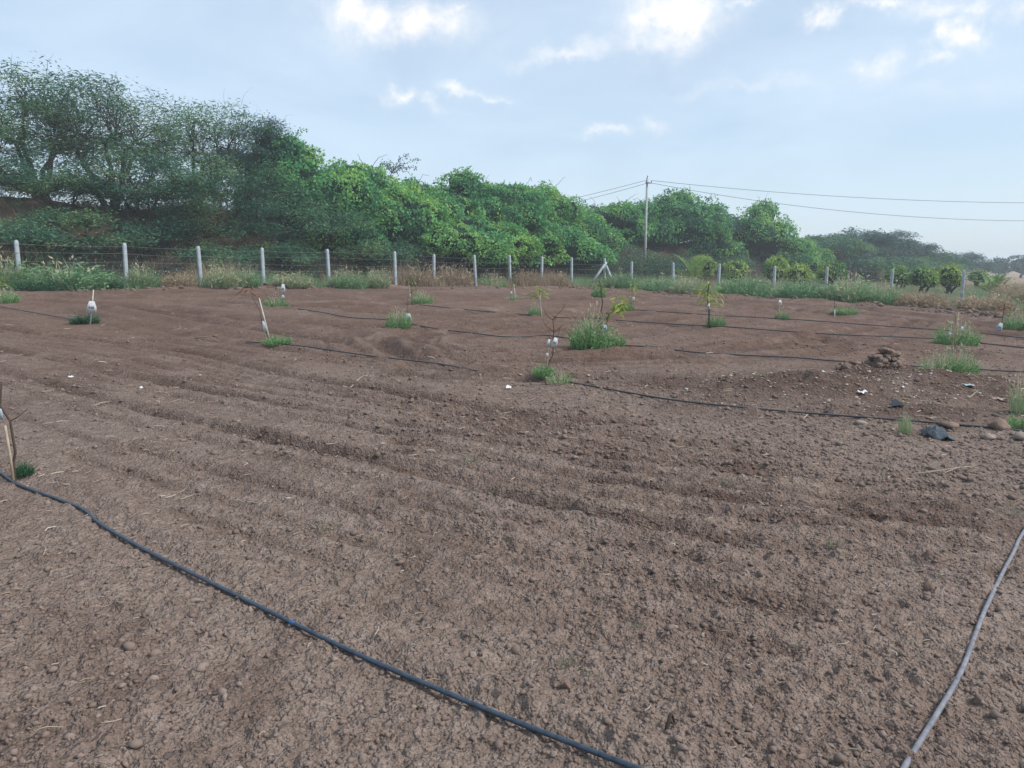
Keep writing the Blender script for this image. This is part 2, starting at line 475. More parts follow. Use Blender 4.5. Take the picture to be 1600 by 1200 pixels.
def leaf_mat(name, stops, trans=.3, rough=.6):
    m, nt, out = new_mat(name)
    col = ramp(nt, attr(nt, 'tint'), stops)
    b = bsdf(nt, out, col, rough, .25)
    tr = nt.nodes.new('ShaderNodeBsdfTranslucent'); nt.links.new(col, tr.inputs['Color'])
    mx = nt.nodes.new('ShaderNodeMixShader'); mx.inputs[0].default_value = trans
    nt.links.new(b.outputs[0], mx.inputs[1]); nt.links.new(tr.outputs[0], mx.inputs[2]); nt.links.new(mx.outputs[0], out.inputs['Surface'])
    return m
def plain(name, col, rough=.85, var=.25, scale=8.0, spec=.2, bmp=.0, col2=None):
    m, nt, out = new_mat(name)
    f = noise(nt, scale, 5, .6)
    c2 = col2 if col2 else tuple(min(1, c * (1 + var)) for c in col)
    c1 = col if col2 else tuple(c * (1 - var) for c in col)
    c = ramp(nt, f, [(.3, c1), (.7, c2)])
    nr = bump(nt, noise(nt, scale * 6, 3), .5, bmp) if bmp else None
    bsdf(nt, out, c, rough, spec, nr)
    return m
def tinted(name, stops, rough=.9, spec=.15):
    m, nt, out = new_mat(name)
    bsdf(nt, out, ramp(nt, attr(nt, 'tint'), stops), rough, spec)
    return m

M = {}
def soil_material():
    m, nt, out = new_mat('soil')
    big = noise(nt, .22, 4, .6)
    mid = noise(nt, 1.3, 5, .6)
    fin = noise(nt, 11, 5, .65)
    grain = noise(nt, 75, 4, .7)
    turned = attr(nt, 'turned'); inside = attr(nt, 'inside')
    dry = ramp(nt, fin, [(.28, (.162, .119, .098)), (.52, (.232, .178, .150)), (.75, (.305, .243, .210))])
    red = ramp(nt, fin, [(.28, (.128, .079, .061)), (.52, (.188, .122, .096)), (.75, (.250, .172, .140))])
    # drier grey-brown crust nearer the viewer's corner, redder soil further in the field
    geo = nt.nodes.new('ShaderNodeNewGeometry'); sp = nt.nodes.new('ShaderNodeSeparateXYZ'); nt.links.new(geo.outputs['Position'], sp.inputs[0])
    far = mrange(nt, sp.outputs[1], 6.0, 17.0, 0.0, .85)
    f1 = nt.nodes.new('ShaderNodeMath'); f1.operation = 'ADD'; f1.use_clamp = True
    nt.links.new(far, f1.inputs[0]); nt.links.new(mrange(nt, big, .40, .66, -.12, .42), f1.inputs[1])
    c = mix(nt, f1.outputs[0], dry, red)
    dark_soil = ramp(nt, fin, [(.3, (.066, .040, .031)), (.7, (.118, .075, .060))])
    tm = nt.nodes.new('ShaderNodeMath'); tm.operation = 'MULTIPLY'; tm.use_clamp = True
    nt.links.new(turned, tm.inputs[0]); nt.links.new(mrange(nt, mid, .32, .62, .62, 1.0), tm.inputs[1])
    c = mix(nt, tm.outputs[0], c, dark_soil)  # darker soil colour along the furrow lines and over the mounds
    c = mix(nt, mrange(nt, mid, .55, .72, 0, .55), c, (.30, .235, .205))
    patch = noise(nt, .75, 3, .6, None, .8)
    c = mix(nt, mrange(nt, patch, .34, .50, .45, 0), c, dark_soil)  # irregular damp patches in the same dark colour
    c = mix(nt, .55, c, mix(nt, mrange(nt, grain, .3, .7, 0, 1), (.22, .22, .22), (.78, .77, .75)), 'OVERLAY')
    # verge and orchard ground outside the ploughed part
    og = ramp(nt, mid, [(.3, (.085, .062, .042)), (.5, (.13, .105, .062)), (.7, (.19, .15, .095))])
    og = mix(nt, mrange(nt, big, .45, .62, 0, .6), og, (.085, .105, .045))
    # dry pale stubble field far away on the right
    straw = mrange(nt, sp.outputs[1], 85, 120, 0, .8)
    og = mix(nt, straw, og, (.33, .24, .17))
    c = mix(nt, inside, og, c)
    def crumbs(scale):
        vo = nt.nodes.new('ShaderNodeTexVoronoi'); vo.inputs['Scale'].default_value = scale; vo.inputs['Randomness'].default_value = 1.0
        cc = nt.nodes.new('ShaderNodeTexCoord'); nt.links.new(cc.outputs['Object'], vo.inputs['Vector'])
        return mrange(nt, vo.outputs['Distance'], 0.0, .75, 1.0, 0.0)
    hs = None
    for src, k in ((fin, 1.2), (grain, .5), (crumbs(90), .45), (crumbs(42), .8), (crumbs(17), .8)):
        q = nt.nodes.new('ShaderNodeMath'); q.operation = 'MULTIPLY_ADD'
        nt.links.new(src, q.inputs[0]); q.inputs[1].default_value = k
        if hs is None: q.inputs[2].default_value = 0.0
        else: nt.links.new(hs, q.inputs[2])
        hs = q.outputs[0]
    bsdf(nt, out, c, .95, .08, bump(nt, hs, 1.0, .019))
    return m
M['soil'] = soil_material()
M['clod'] = tinted('clod', [(0, (.125, .090, .074)), (.5, (.205, .155, .131)), (1, (.31, .25, .215))])
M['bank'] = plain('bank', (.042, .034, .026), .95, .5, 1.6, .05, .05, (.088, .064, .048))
M['concrete'] = plain('concrete', (.33, .37, .40), .85, .35, 3.5, .2, .004)
M['concrete_old'] = plain('concrete_old', (.34, .35, .36), .9, .25, 3, .15, .004)
M['wire'] = plain('wire', (.26, .28, .29), .5, .15, 3, .5)
M['cable'] = plain('cable', (.05, .05, .055), .5, .2, 3, .4)
M['steel'] = plain('steel', (.09, .09, .10), .5, .3, 9, .5)
M['black_pipe'] = plain('black_pipe', (.022, .025, .03), .42, .35, 14, .5, .0, (.045, .05, .058))
M['blue_pipe'] = plain('blue_pipe', (.016, .028, .046), .36, .3, 30, .5, .0, (.05, .075, .105))
M['grey_pipe'] = plain('grey_pipe', (.12, .125, .15), .5, .2, 22, .4, .0, (.24, .235, .255))
M['connector'] = plain('connector', (.02, .09, .22), .4, .2, 10, .5)
M['tag'] = plain('tag', (.52, .55, .56), .8, .22, 18, .08)
M['tag_blue'] = plain('tag_blue', (.36, .42, .45), .8, .2, 18, .08)
M['ink'] = plain('ink', (.10, .11, .13), .6, .2, 10)
M['bark'] = plain('bark', (.055, .044, .036), .9, .4, 6, .1, .01)
M['twig'] = plain('twig', (.085, .062, .05), .9, .35, 8, .1)
M['twig_pale'] = plain('twig_pale', (.24, .19, .14), .9, .3, 8, .1)
M['stake'] = plain('stake', (.36, .29, .21), .85, .25, 12, .15)
M['stake_white'] = plain('stake_white', (.55, .52, .47), .8, .2, 12, .15)
M['acacia'] = leaf_mat('acacia_leaf', [(0, (.036, .105, .072)), (.5, (.070, .188, .122)), (1, (.200, .310, .120))], .3)
M['acacia_dark'] = leaf_mat('acacia_dark_leaf', [(0, (.040, .088, .096)), (.5, (.068, .135, .128)), (1, (.115, .195, .15))], .25)
M['vine'] = leaf_mat('vine_leaf', [(0, (.028, .128, .072)), (.5, (.100, .325, .118)), (1, (.310, .520, .125))], .35)
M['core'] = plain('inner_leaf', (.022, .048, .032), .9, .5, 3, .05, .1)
M['mango'] = leaf_mat('mango_leaf', [(0, (.040, .125, .050)), (.5, (.100, .240, .065)), (1, (.30, .42, .08))], .25, .45)
M['grass'] = leaf_mat('grass_blade', [(0, (.10, .23, .11)), (.45, (.20, .36, .18)), (.75, (.31, .37, .21)), (1, (.50, .44, .31))], .35)
M['weed'] = leaf_mat('weed_leaf', [(0, (.075, .20, .07)), (.5, (.19, .36, .14)), (.8, (.32, .42, .22)), (1, (.50, .47, .34))], .35)
M['weed_dark'] = leaf_mat('weed_dark_leaf', [(0, (.022, .08, .04)), (.6, (.045, .13, .065)), (1, (.12, .18, .10))], .25)
M['drygrass'] = leaf_mat('dry_grass', [(0, (.20, .145, .10)), (.5, (.36, .27, .185)), (1, (.52, .42, .30))], .35)
M['dead_grass'] = leaf_mat('dead_grass', [(0, (.09, .105, .075)), (.5, (.21, .21, .15)), (1, (.42, .39, .31))], .3)
M['palm'] = leaf_mat('palm_leaf', [(0, (.05, .15, .05)), (.5, (.12, .26, .06)), (1, (.30, .36, .08))], .3, .4)
M['sapling'] = leaf_mat('sapling_leaf', [(0, (.12, .24, .06)), (.5, (.27, .37, .08)), (1, (.50, .50, .15))], .35)
M['dried'] = leaf_mat('dried_leaf', [(0, (.13, .055, .025)), (.5, (.24, .11, .05)), (1, (.36, .20, .10))], .25)
M['straw'] = tinted('straw', [(0, (.19, .145, .11)), (.5, (.30, .245, .19)), (1, (.52, .46, .38))])
M['scrap'] = plain('scrap', (.68, .68, .68), .6, .12, 20)
M['plastic'] = plain('black_plastic', (.014, .018, .024), .28, .4, 9, .5, .0, (.03, .04, .05))
M['stone'] = plain('stone', (.22, .17, .145), .9, .3, 9, .15, .01, (.33, .27, .23))
M['stone_pale'] = plain('stone_pale', (.33, .27, .23), .9, .2, 9, .15, .01)
M['heap'] = plain('heap_soil', (.14, .095, .076), .95, .4, 9, .05, .03, (.26, .195, .16))

# ------------------------------------------------------------------ ground: one sheet from the camera's feet to the horizon
rr = [0.02, .3, .6, .9, 1.15, 1.35]
r = 1.5
while r < 50:
    rr.append(r); r += min(max(r * r * .00068, .003), .22)
while r < 1600:
    rr.append(r); r *= 1.06
rr = np.array(rr)
aa = np.concatenate([np.linspace(R(-43), R(43), 530), np.linspace(R(46), R(314), 70)[1:-1]])
AA, RR = np.meshgrid(aa, rr)
X, Y = (RR * np.sin(AA)).ravel(), (RR * np.cos(AA)).ravel()
Z, INS, TUR, ROU = height(X, Y, True)
na, nr = len(aa), len(rr)
i = np.arange(nr - 1)[:, None] * na; j = np.arange(na)[None, :]; k = (j + 1) % na
b = Buf(); b.add(np.stack([X, Y, Z], 1), np.stack([i + j, i + k, i + na + k, i + na + j], -1).reshape(-1, 4))
me = b.mesh('ground', M['soil'], True)
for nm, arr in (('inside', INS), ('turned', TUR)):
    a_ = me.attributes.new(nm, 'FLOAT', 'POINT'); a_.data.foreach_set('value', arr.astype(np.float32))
link('ground', me, kind='structure')
print('ground quads', (nr - 1) * na)

# ------------------------------------------------------------------ the long earth bank behind the fence
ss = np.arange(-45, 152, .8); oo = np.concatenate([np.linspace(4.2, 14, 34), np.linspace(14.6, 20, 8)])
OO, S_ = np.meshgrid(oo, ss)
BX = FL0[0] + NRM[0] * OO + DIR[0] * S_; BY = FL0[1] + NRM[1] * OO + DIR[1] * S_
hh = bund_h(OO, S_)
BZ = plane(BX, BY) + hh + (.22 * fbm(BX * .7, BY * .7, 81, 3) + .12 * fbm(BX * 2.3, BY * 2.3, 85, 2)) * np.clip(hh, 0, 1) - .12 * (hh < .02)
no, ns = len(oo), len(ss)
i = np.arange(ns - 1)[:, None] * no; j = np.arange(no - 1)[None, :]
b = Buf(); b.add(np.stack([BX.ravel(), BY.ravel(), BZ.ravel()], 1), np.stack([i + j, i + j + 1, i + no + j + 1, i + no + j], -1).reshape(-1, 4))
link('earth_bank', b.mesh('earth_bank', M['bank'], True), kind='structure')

# ------------------------------------------------------------------ fences: concrete posts with strung wire
def rounded_post(h, w):
    b = Buf()
    prof = [(-.3, 1), (h * .5, .95), (h - .10, .9), (h - .03, .78), (h, .45)]
    V = []; Q = []
    for z, f in prof:
        x = w * f / 2; c = x * .72
        V += [(-x, -c, z), (-c, -x, z), (c, -x, z), (x, -c, z), (x, c, z), (c, x, z), (-c, x, z), (-x, c, z)]
    for l in range(len(prof) - 1):
        for q in range(8):
            Q.append((l * 8 + q, l * 8 + (q + 1) % 8, l * 8 + 8 + (q + 1) % 8, l * 8 + 8 + q))
    n = (len(prof) - 1) * 8
    T = [(n, n + q, n + q + 1) for q in range(1, 7)]
    b.add(V, Q, T)
    return b.mesh('post', M['concrete'])
POST = rounded_post(1.8, .155)
def line_hit(px, A, D):
    u = (px - 800) / F / 1.0127
    return A + D * ((u * A[1] - A[0]) / (D[0] - u * D[1]))
def fence(name, label, pxs, A, D, hts, strands, extra=None):
    pts = [line_hit(p, A, D) for p in pxs]
    base = np.array([*pts[0], gz(*pts[0])])
    root = thing(name, label, 'fence', base)
    tops = []
    for p, h in zip(pts, hts):
        z = gz(*p)
        o = link('post', POST, root, np.array([p[0], p[1], z]) - base)
        o.scale = (1, 1, h / 1.8)
        o.rotation_euler = (random.uniform(-.035, .035), random.uniform(-.035, .035), math.atan2(D[1], D[0]) + random.uniform(-.1, .1))
        tops.append((p, z, h))
    for sgn in (-1, 1):
        pass
    for fr in strands:
        P = []
        for (p, z, h), (p2, z2, h2) in zip(tops[:-1], tops[1:]):
            sag = random.uniform(.01, .06)
            for t in (0, .25, .5, .75):
                q = p * (1 - t) + p2 * t - NRM * .085 * (1 if A is FL0 else .5)
                P.append((q[0] - base[0], q[1] - base[1], (z + h * fr) * (1 - t) + (z2 + h2 * fr) * t - base[2] - sag * 4 * t * (1 - t)))
        p, z, h = tops[-1]
        P.append((p[0] - base[0], p[1] - base[1], z + h * fr - base[2]))
        b = Buf(); b.tube(P, .0042, 3)
        link('wire', b.mesh('wire', M['wire']), root)
    return root, base
LPX = [-230, -100, 28, 195, 312, 410, 513, 617, 677, 743, 797, 846, 893, 945]
LPX[0], LPX[1] = -420, -170
fl, flb = fence('wire_fence', 'wire fence on grey concrete posts between the brown field and the wooded bank', LPX, FL0, DIR, [1.8] * 13 + [1.8], (.2, .4, .58, .76, .92))
# two braces of the corner post
cz = gz(*FL1)
for (px, py), top in (((921, 446), 1.55), ((961, 437), 1.30)):
    g = at_y(px, py, FL1[1] - .6 if px < 940 else FL1[1] - 1.2)
    b = Buf()
    b.tube([np.array([FL1[0], FL1[1] - .08, cz + top]) - flb, np.array([g[0], g[1], gz(g[0], g[1]) - .1]) - flb], .085, 6)
    link('brace', b.mesh('brace', M['concrete']), fl)
fence('wire_fence', 'wire fence on concrete posts half buried in weeds before the young orchard', [987, 1053, 1124, 1211, 1293, 1395, 1508, 1650, 1850], FL1, DIRR,
      [1.65, 1.7, 1.68, 1.62, 1.68, 1.65, 1.68, 1.7, 1.7], (.25, .5, .72, .92))

# ------------------------------------------------------------------ utility pole and cables
pp = bund_pt(1007, 4.4)
pbase = at_y(1008, 398, pp[1]); ptop = at_y(1006, 278, pp[1])
pz = float(bund_z(pp[0], pp[1]))
pb = np.array([pbase[0], pp[1], min(pz, pbase[2])])
PH = ptop[2] - pb[2]
root = thing('utility_pole', 'slim grey concrete power pole standing among the trees on the bank', 'pole', pb)
b = Buf(); b.box((0, 0, (PH - 1) / 2), (.20, .18, PH + 1), .3, .62)
link('shaft', b.mesh('shaft', M['concrete_old']), root)
b = Buf(); b.box((.12, -.1, PH - .42), (.5, .06, .06), .1)
link('cross_arm', b.mesh('cross_arm', M['steel']), root)
for dx, dz in ((-.1, -.38), (.33, -.38), (0, .0)):
    b = Buf(); b.tube([(dx, -.1, PH + dz), (dx, -.1, PH + dz + .07), (dx, -.1, PH + dz + .13), (dx, -.1, PH + dz + .18)], [.02, .05, .035, .015], 7)
    link('insulator', b.mesh('insulator', M['steel']), root)
def cable(label, A, B, sag, r=.016):
    t = np.linspace(0, 1, 40)[:, None]
    P = np.asarray(A) * (1 - t) + np.asarray(B) * t
    P[:, 2] -= (4 * sag * t * (1 - t))[:, 0]
    o = np.array(A, float)
    bb = Buf(); bb.tube(P - o, r, 5)
    link('power_cable', bb.mesh('power_cable', M['cable']), None, o, label, 'cable', 'cables on the power pole')
pt_ = pb + np.array([0, -.1, PH])
cable('upper dark power cable running right from the pole across the sky', pt_ + [.40, 0, -.22], (78, 66, 8.2), 1.7)
cable('lower sagging power cable to the right of the pole', pt_ + [0, 0, -.35], (78, 66, 8.2), 3.1)
cable('upper of two cables sloping down left from the pole into the trees', pt_ + [-.2, 0, -.22], (-22, 122, 8.2), 1.3)
cable('lower of two cables sloping down left from the pole into the trees', pt_ + [0, 0, -.42], (-22, 122, 8.0), 1.6)

# ------------------------------------------------------------------ trees
def rdir(n):
    v = rng.normal(size=(n, 3)); return v / np.linalg.norm(v, axis=1, keepdims=True)
def branch(b, p, q, r0, r1, n=5, wob=.08, sides=5, lift=0.0):
    p = np.asarray(p, float); q = np.asarray(q, float)
    L = np.linalg.norm(q - p)
    t = np.linspace(0, 1, n)[:, None]
    P = p * (1 - t) + q * t
    P[1:-1] += rng.normal(size=(n - 2, 3)) * wob * L
    P[:, 2] += (lift * L * 4 * t * (1 - t))[:, 0]
    b.tube(P, np.linspace(r0, r1, n), sides, cap=False)
    return P
def acacia(name, label, loc, H, rad, z0, mat, tips, per, leaf=(.26, .055), stems=4, group=None, flat=.38, spread=.5, top=.24, spikes=.5, dens_seed=0, tintc=.5, gap=.18):
    """umbrella crowned thorn tree: several stems, limbs, fine twigs, feathery sprays. z0 = height where the foliage starts (fraction)"""
    root = thing(name, label, 'tree', loc, group)
    tb = Buf(); fb = Buf()
    th = rng.uniform(0, 6.283, tips); rr_ = rad * np.sqrt(rng.uniform(.0, 1, tips))
    u = rng.beta(1.2, 1.5, tips)
    ztop = H * (1 - top * (rr_ / rad) ** 2)
    zlow = H * (z0 + .12 * (rr_ / rad))
    tz = ztop - (ztop - zlow) * u * flat / .38 * .8
    tx, ty = rr_ * np.cos(th), rr_ * np.sin(th)
    keep = (fbm(tx * .6 + dens_seed, ty * .6 + tz * .8, 300 + dens_seed, 2) > -gap)
    TP = np.stack([tx, ty, tz], 1)[keep]
    npad = max(10, len(TP) // 9)
    PC = TP[rng.choice(len(TP), npad, replace=False)]
    near_ = np.argmin(((TP[:, None] - PC[None]) ** 2 * np.array([1, 1, 2.2])).sum(-1), 1)
    pull = rng.uniform(.25, .7, (len(TP), 1)) * np.array([[.8, .8, .95]])
    TP = TP + (PC[near_] - TP) * np.minimum(pull, .92) + rng.normal(size=TP.shape) * np.array([.14, .14, .06])
    padt = rng.normal(size=npad) * .16
    # stems
    st = []
    for s in range(stems):
        a = 6.283 * s / stems + rng.uniform(-.5, .5)
        e = np.array([math.cos(a) * rad * rng.uniform(.12, .32), math.sin(a) * rad * rng.uniform(.12, .32), H * rng.uniform(.34, .5)])
        r0 = .035 * H * .42 * rng.uniform(.8, 1.3) + .035
        branch(tb, (rng.uniform(-.15, .15), rng.uniform(-.15, .15), -.4), e, r0, r0 * .62, 6, .05, 6)
        st.append((e, r0 * .62))
    # limbs: cluster the tips
    k = max(6, len(TP) // 22)
    C = TP[rng.choice(len(TP), k, replace=False)]
    for _ in range(3):
        lab = np.argmin(((TP[:, None] - C[None]) ** 2).sum(-1), 1)
        C = np.array([TP[lab == q].mean(0) if (lab == q).any() else C[q] for q in range(k)])
    for q in range(k):
        T = TP[lab == q]
        if not len(T): continue
        e, r0 = min(st, key=lambda t: np.linalg.norm(t[0] - C[q]) + .5 * rng.uniform())
        mid = e * .35 + C[q] * .65 - np.array([0, 0, .06 * H])
        P = branch(tb, e, mid, r0 * .8, .036, 5, .08, 5, .05)
        for tpt in T:
            s0 = P[rng.integers(2, 5)]
            branch(tb, s0, tpt, .022, .007, 4, .10, 3, .06)
            if rng.uniform() < spikes:
                o = tpt - np.array([0, 0, H * .6]); o /= np.linalg.norm(o)
                o = o + rng.normal(size=3) * .45
                branch(tb, tpt, tpt + o * rng.uniform(.3, .8), .007, .003, 3, .1, 3, .12)
    n = len(TP) * per
    idx = np.repeat(np.arange(len(TP)), per)
    off = rng.normal(size=(n, 3)) * np.array([spread, spread, spread * .34])
    Cc = TP[idx] + off
    Cc[:, 2] -= .25 * np.hypot(off[:, 0], off[:, 1]) ** 2
    D = rng.normal(size=(n, 3)); D[:, 2] = D[:, 2] * .35 - .15
    D[:, :2] += off[:, :2] * .8
    N = rng.normal(size=(n, 3)) * .5 + np.array([0, 0, 1.0])
    tt = np.clip(tintc + padt[near_] + rng.normal(size=len(TP)) * .10, 0, 1)[idx] + rng.normal(size=n) * .1
    fb.cards(Cc, D, N, leaf[0] * rng.uniform(.6, 1.3, n), leaf[1] * rng.uniform(.7, 1.4, n), np.clip(tt, 0, 1))
    link('trunk', tb.mesh('trunk', M['bark']), root)
    link('crown', fb.mesh('crown', mat), root)
    return root
ICO = None
def ico(sub):
    import bmesh
    bm = bmesh.new(); bmesh.ops.create_icosphere(bm, subdivisions=sub, radius=1)
    V = np.array([v.co[:] for v in bm.verts]); T = np.array([[v.index for v in f.verts] for f in bm.faces]); bm.free()
    return V, T
I1, I2, I3 = ico(1), ico(2), ico(3)
def blob_tree(name, label, loc, blobs, mat, dens, leaf, cat='tree', group=None, tintc=.5, droop=.6, core=.75, trunk=True, ragged=.24, twigs=0, thin_back=True, shoots=0):
    """crown that is a heap of leafy lobes (creepers, round bushes). blobs: (cx, cy, cz, rx, ry, rz)"""
    root = thing(name, label, cat, loc, group)
    B = np.array(blobs, float)
    fb = Buf(); cb = Buf()
    toc = -np.array([loc[0], loc[1], 0.0]); toc /= np.linalg.norm(toc)
    sd = rng.integers(0, 1000)
    for bi, q in enumerate(B):
        c, rad = q[:3], q[3:]
        area = 4 * math.pi * ((rad[0] * rad[1]) ** 1.6 / 3 + (rad[0] * rad[2]) ** 1.6 / 3 + (rad[1] * rad[2]) ** 1.6 / 3) ** (1 / 1.6)
        n = int(area * dens)
        d = rdir(n)
        p = c + d * rad
        nz_ = n3(p * .9, 40 + sd) + .6 * n3(p * 2.3, 60 + sd)
        p = c + d * rad * (1 + ragged * nz_)[:, None] - (d * rng.exponential(.10, n)[:, None])
        nrm = d / rad; nrm /= np.linalg.norm(nrm, axis=1, keepdims=True)
        ok = nrm[:, 2] > -.55
        if thin_back: ok &= (nrm @ toc > -.15) | (rng.uniform(size=n) < .12)
        for bj, o in enumerate(B):
            if bj == bi: continue
            e = (p - o[:3]) / (o[3:] * .94)
            ok &= (e * e).sum(1) > 1
        ok &= p[:, 2] > .02
        ok &= (n3(p * 1.7, 500 + sd) > -.62)
        p, nrm = p[ok], nrm[ok]
        n = len(p)
        if n == 0: continue
        D = rng.normal(size=(n, 3)) * .7 + nrm * .35; D[:, 2] -= droop
        N = nrm + rng.normal(size=(n, 3)) * .55
        tl = np.clip(tintc + .55 * n3(p * .8, 80 + sd) + .13 * rng.normal(size=n), 0, 1)
        fb.cards(p, D, N, leaf[0] * rng.uniform(.6, 1.35, n), leaf[1] * rng.uniform(.6, 1.35, n), tl)
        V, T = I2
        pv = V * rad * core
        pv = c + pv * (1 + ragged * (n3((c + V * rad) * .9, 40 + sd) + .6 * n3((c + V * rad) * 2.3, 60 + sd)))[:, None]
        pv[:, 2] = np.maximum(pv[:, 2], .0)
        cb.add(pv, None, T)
    for _ in range(shoots):
        q = B[rng.integers(len(B))]
        d = rdir(1)[0]; d[2] = abs(d[2]) * .9 + .1; d /= np.linalg.norm(d)
        s0 = q[:3] + d * q[3:] * .95
        L = rng.uniform(.25, .9)
        e = s0 + d * L * .8 + np.array([rng.normal() * .3, rng.normal() * .3, rng.uniform(-.25, .25)])
        n = int(10 + 26 * L)
        t = rng.uniform(0, 1, n)[:, None]
        c = s0 * (1 - t) + e * t + np.array([0, 0, .25]) * (t * (1 - t)) * L * 4 * .5 + rng.normal(size=(n, 3)) * .07
        D = rng.normal(size=(n, 3)); D[:, 2] -= .4
        fb.cards(c, D, rng.normal(size=(n, 3)) + d, leaf[0] * rng.uniform(.5, 1.0, n), leaf[1] * rng.uniform(.5, 1.0, n), np.clip(rng.normal(tintc + .1, .2, n), 0, 1))
    link('crown', fb.mesh('crown', mat), root)
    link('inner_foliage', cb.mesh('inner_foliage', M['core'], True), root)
    if trunk:
        tb = Buf()
        for q in B[:4]:
            e = q[:3]
            branch(tb, (0, 0, -.5), e, .13, .06, 5, .06, 6)
        for _ in range(twigs):
            q = B[rng.integers(len(B))]
            d = rdir(1)[0]; d[2] = abs(d[2]) + .4; d /= np.linalg.norm(d)
            s0 = q[:3] + d * q[3:] * .9; branch(tb, (0, 0, B[0][2]), s0, .03, .02, 3, .02, 4)
            side = np.array([rng.normal(), rng.normal() * .4, .25]); side /= np.linalg.norm(side)
            P = branch(tb, s0, s0 + d * rng.uniform(.4, .9) + side * rng.uniform(.4, 1.3), .02, .006, 6, .06, 4, .15)
        link('trunk', tb.mesh('trunk', M['bark']), root)
    return root

def tree_place(px, off, py_top, base_sink=.0):
    p = bund_pt(px, off)
    z = float(bund_z(p[0], p[1])) - base_sink
    top = at_y(px, py_top, p[1])[2]
    return np.array([p[0], p[1], z]), top - z, p[1]

# airy thorn trees on the left part of the bank (crown width in px)
ACA = [(-60, 12.5, 84, 330, 'tall thorn tree with thin umbrella crown, cut by the photo\'s left edge', 'acacia', 420, 5),
       (70, 13.5, 92, 300, 'tallest airy thorn tree with bare stems against the sky at the far left', 'acacia', 430, 4),
       (185, 12.0, 116, 300, 'wide airy thorn tree left of centre in the tall clump on the bank', 'acacia', 420, 5),
       (315, 12.5, 138, 250, 'thorn tree with feathery crown just left of the dark bluish one', 'acacia', 400, 4)]
for px, off, top, w, lab, mt, tips, stems in ACA:
    loc, H, d = tree_place(px, off, top)
    acacia('thorn_tree', lab, loc, H, w * d / F / 2, .16, M[mt], tips, 40, group='thorn trees on the bank', flat=.44, stems=stems, dens_seed=int(px) + 100, tintc=.62, gap=.02)
loc, H, d = tree_place(405, 11.0, 158)
acacia('thorn_tree', 'dark bluish dense thorn tree above the creepers, at the end of the tall clump', loc, H, 150 * d / F / 2, .30, M['acacia_dark'], 330, 60, (.2, .05), 4, 'thorn trees on the bank', .5, .38, .45, .7, 3)
# lower, denser thorn trees on the near slope
LOW = [(230, 8.6, 225, 250, 'leafy low thorn tree in front of the tall clump, behind the second post', .12, 420),
       (345, 8.0, 225, 270, 'dense dark green thorn tree on the slope behind the third fence post', .08, 480),
       (110, 9.2, 262, 190, 'sparse thorn tree on the slope with sky showing under its crown', .38, 200),
       (-20, 9.0, 230, 200, 'dark thorn tree at the left edge in front of the tall clump', .2, 260),
       (455, 7.4, 300, 220, 'grey green thorn tree with pale flower specks in front of the creepers', .15, 360)]
for px, off, top, w, lab, z0, tips in LOW:
    loc, H, d = tree_place(px, off, top, .3)
    acacia('thorn_tree', lab, loc, H, w * d / F / 2, z0, M['acacia'], tips, 48, (.2, .05), 4, 'thorn trees on the bank', .5, .42, .4, .3, int(px) + 60, .52)
# low spreading thorn bushes at the foot of the bank
FOOT = [(130, 7.2, 325, 170, 'shaded thorn bush on the slope between the first two fence posts'), (290, 6.6, 335, 170, 'shaded thorn bush on the slope left of the third fence post'),
        (520, 6.2, 330, 150, 'dusky thorn bush under the creepers behind the fifth fence post'), (1015, 4.6, 395, 110, 'feathery thorn bush at the foot of the power pole'), (1130, 5.0, 390, 120, 'feathery thorn bush behind the post right of the upright palm'),
        (50, 5.6, 335, 210, 'flat spreading thorn bush with dark green boughs behind the leftmost post'),
        (215, 5.4, 350, 150, 'thorn bush reaching over the fence wires near the second post'),
        (430, 5.2, 372, 130, 'dark thorn bush low behind the fourth fence post'),
        (590, 4.6, 366, 120, 'fresh green feathery thorn bush leaning over the fence at mid left'),
        (340, 5.0, 380, 120, 'low shaded thorn bush behind the third fence post')]
for px, off, top, w, lab in FOOT:
    loc, H, d = tree_place(px, off, top, .1)
    acacia('thorn_bush', lab, loc, H, w * d / F / 2, .3, M['acacia'], 130, 42, (.2, .05), 3, 'thorn bushes at the foot of the bank', .38, .36, .3, .35, int(px), .6)

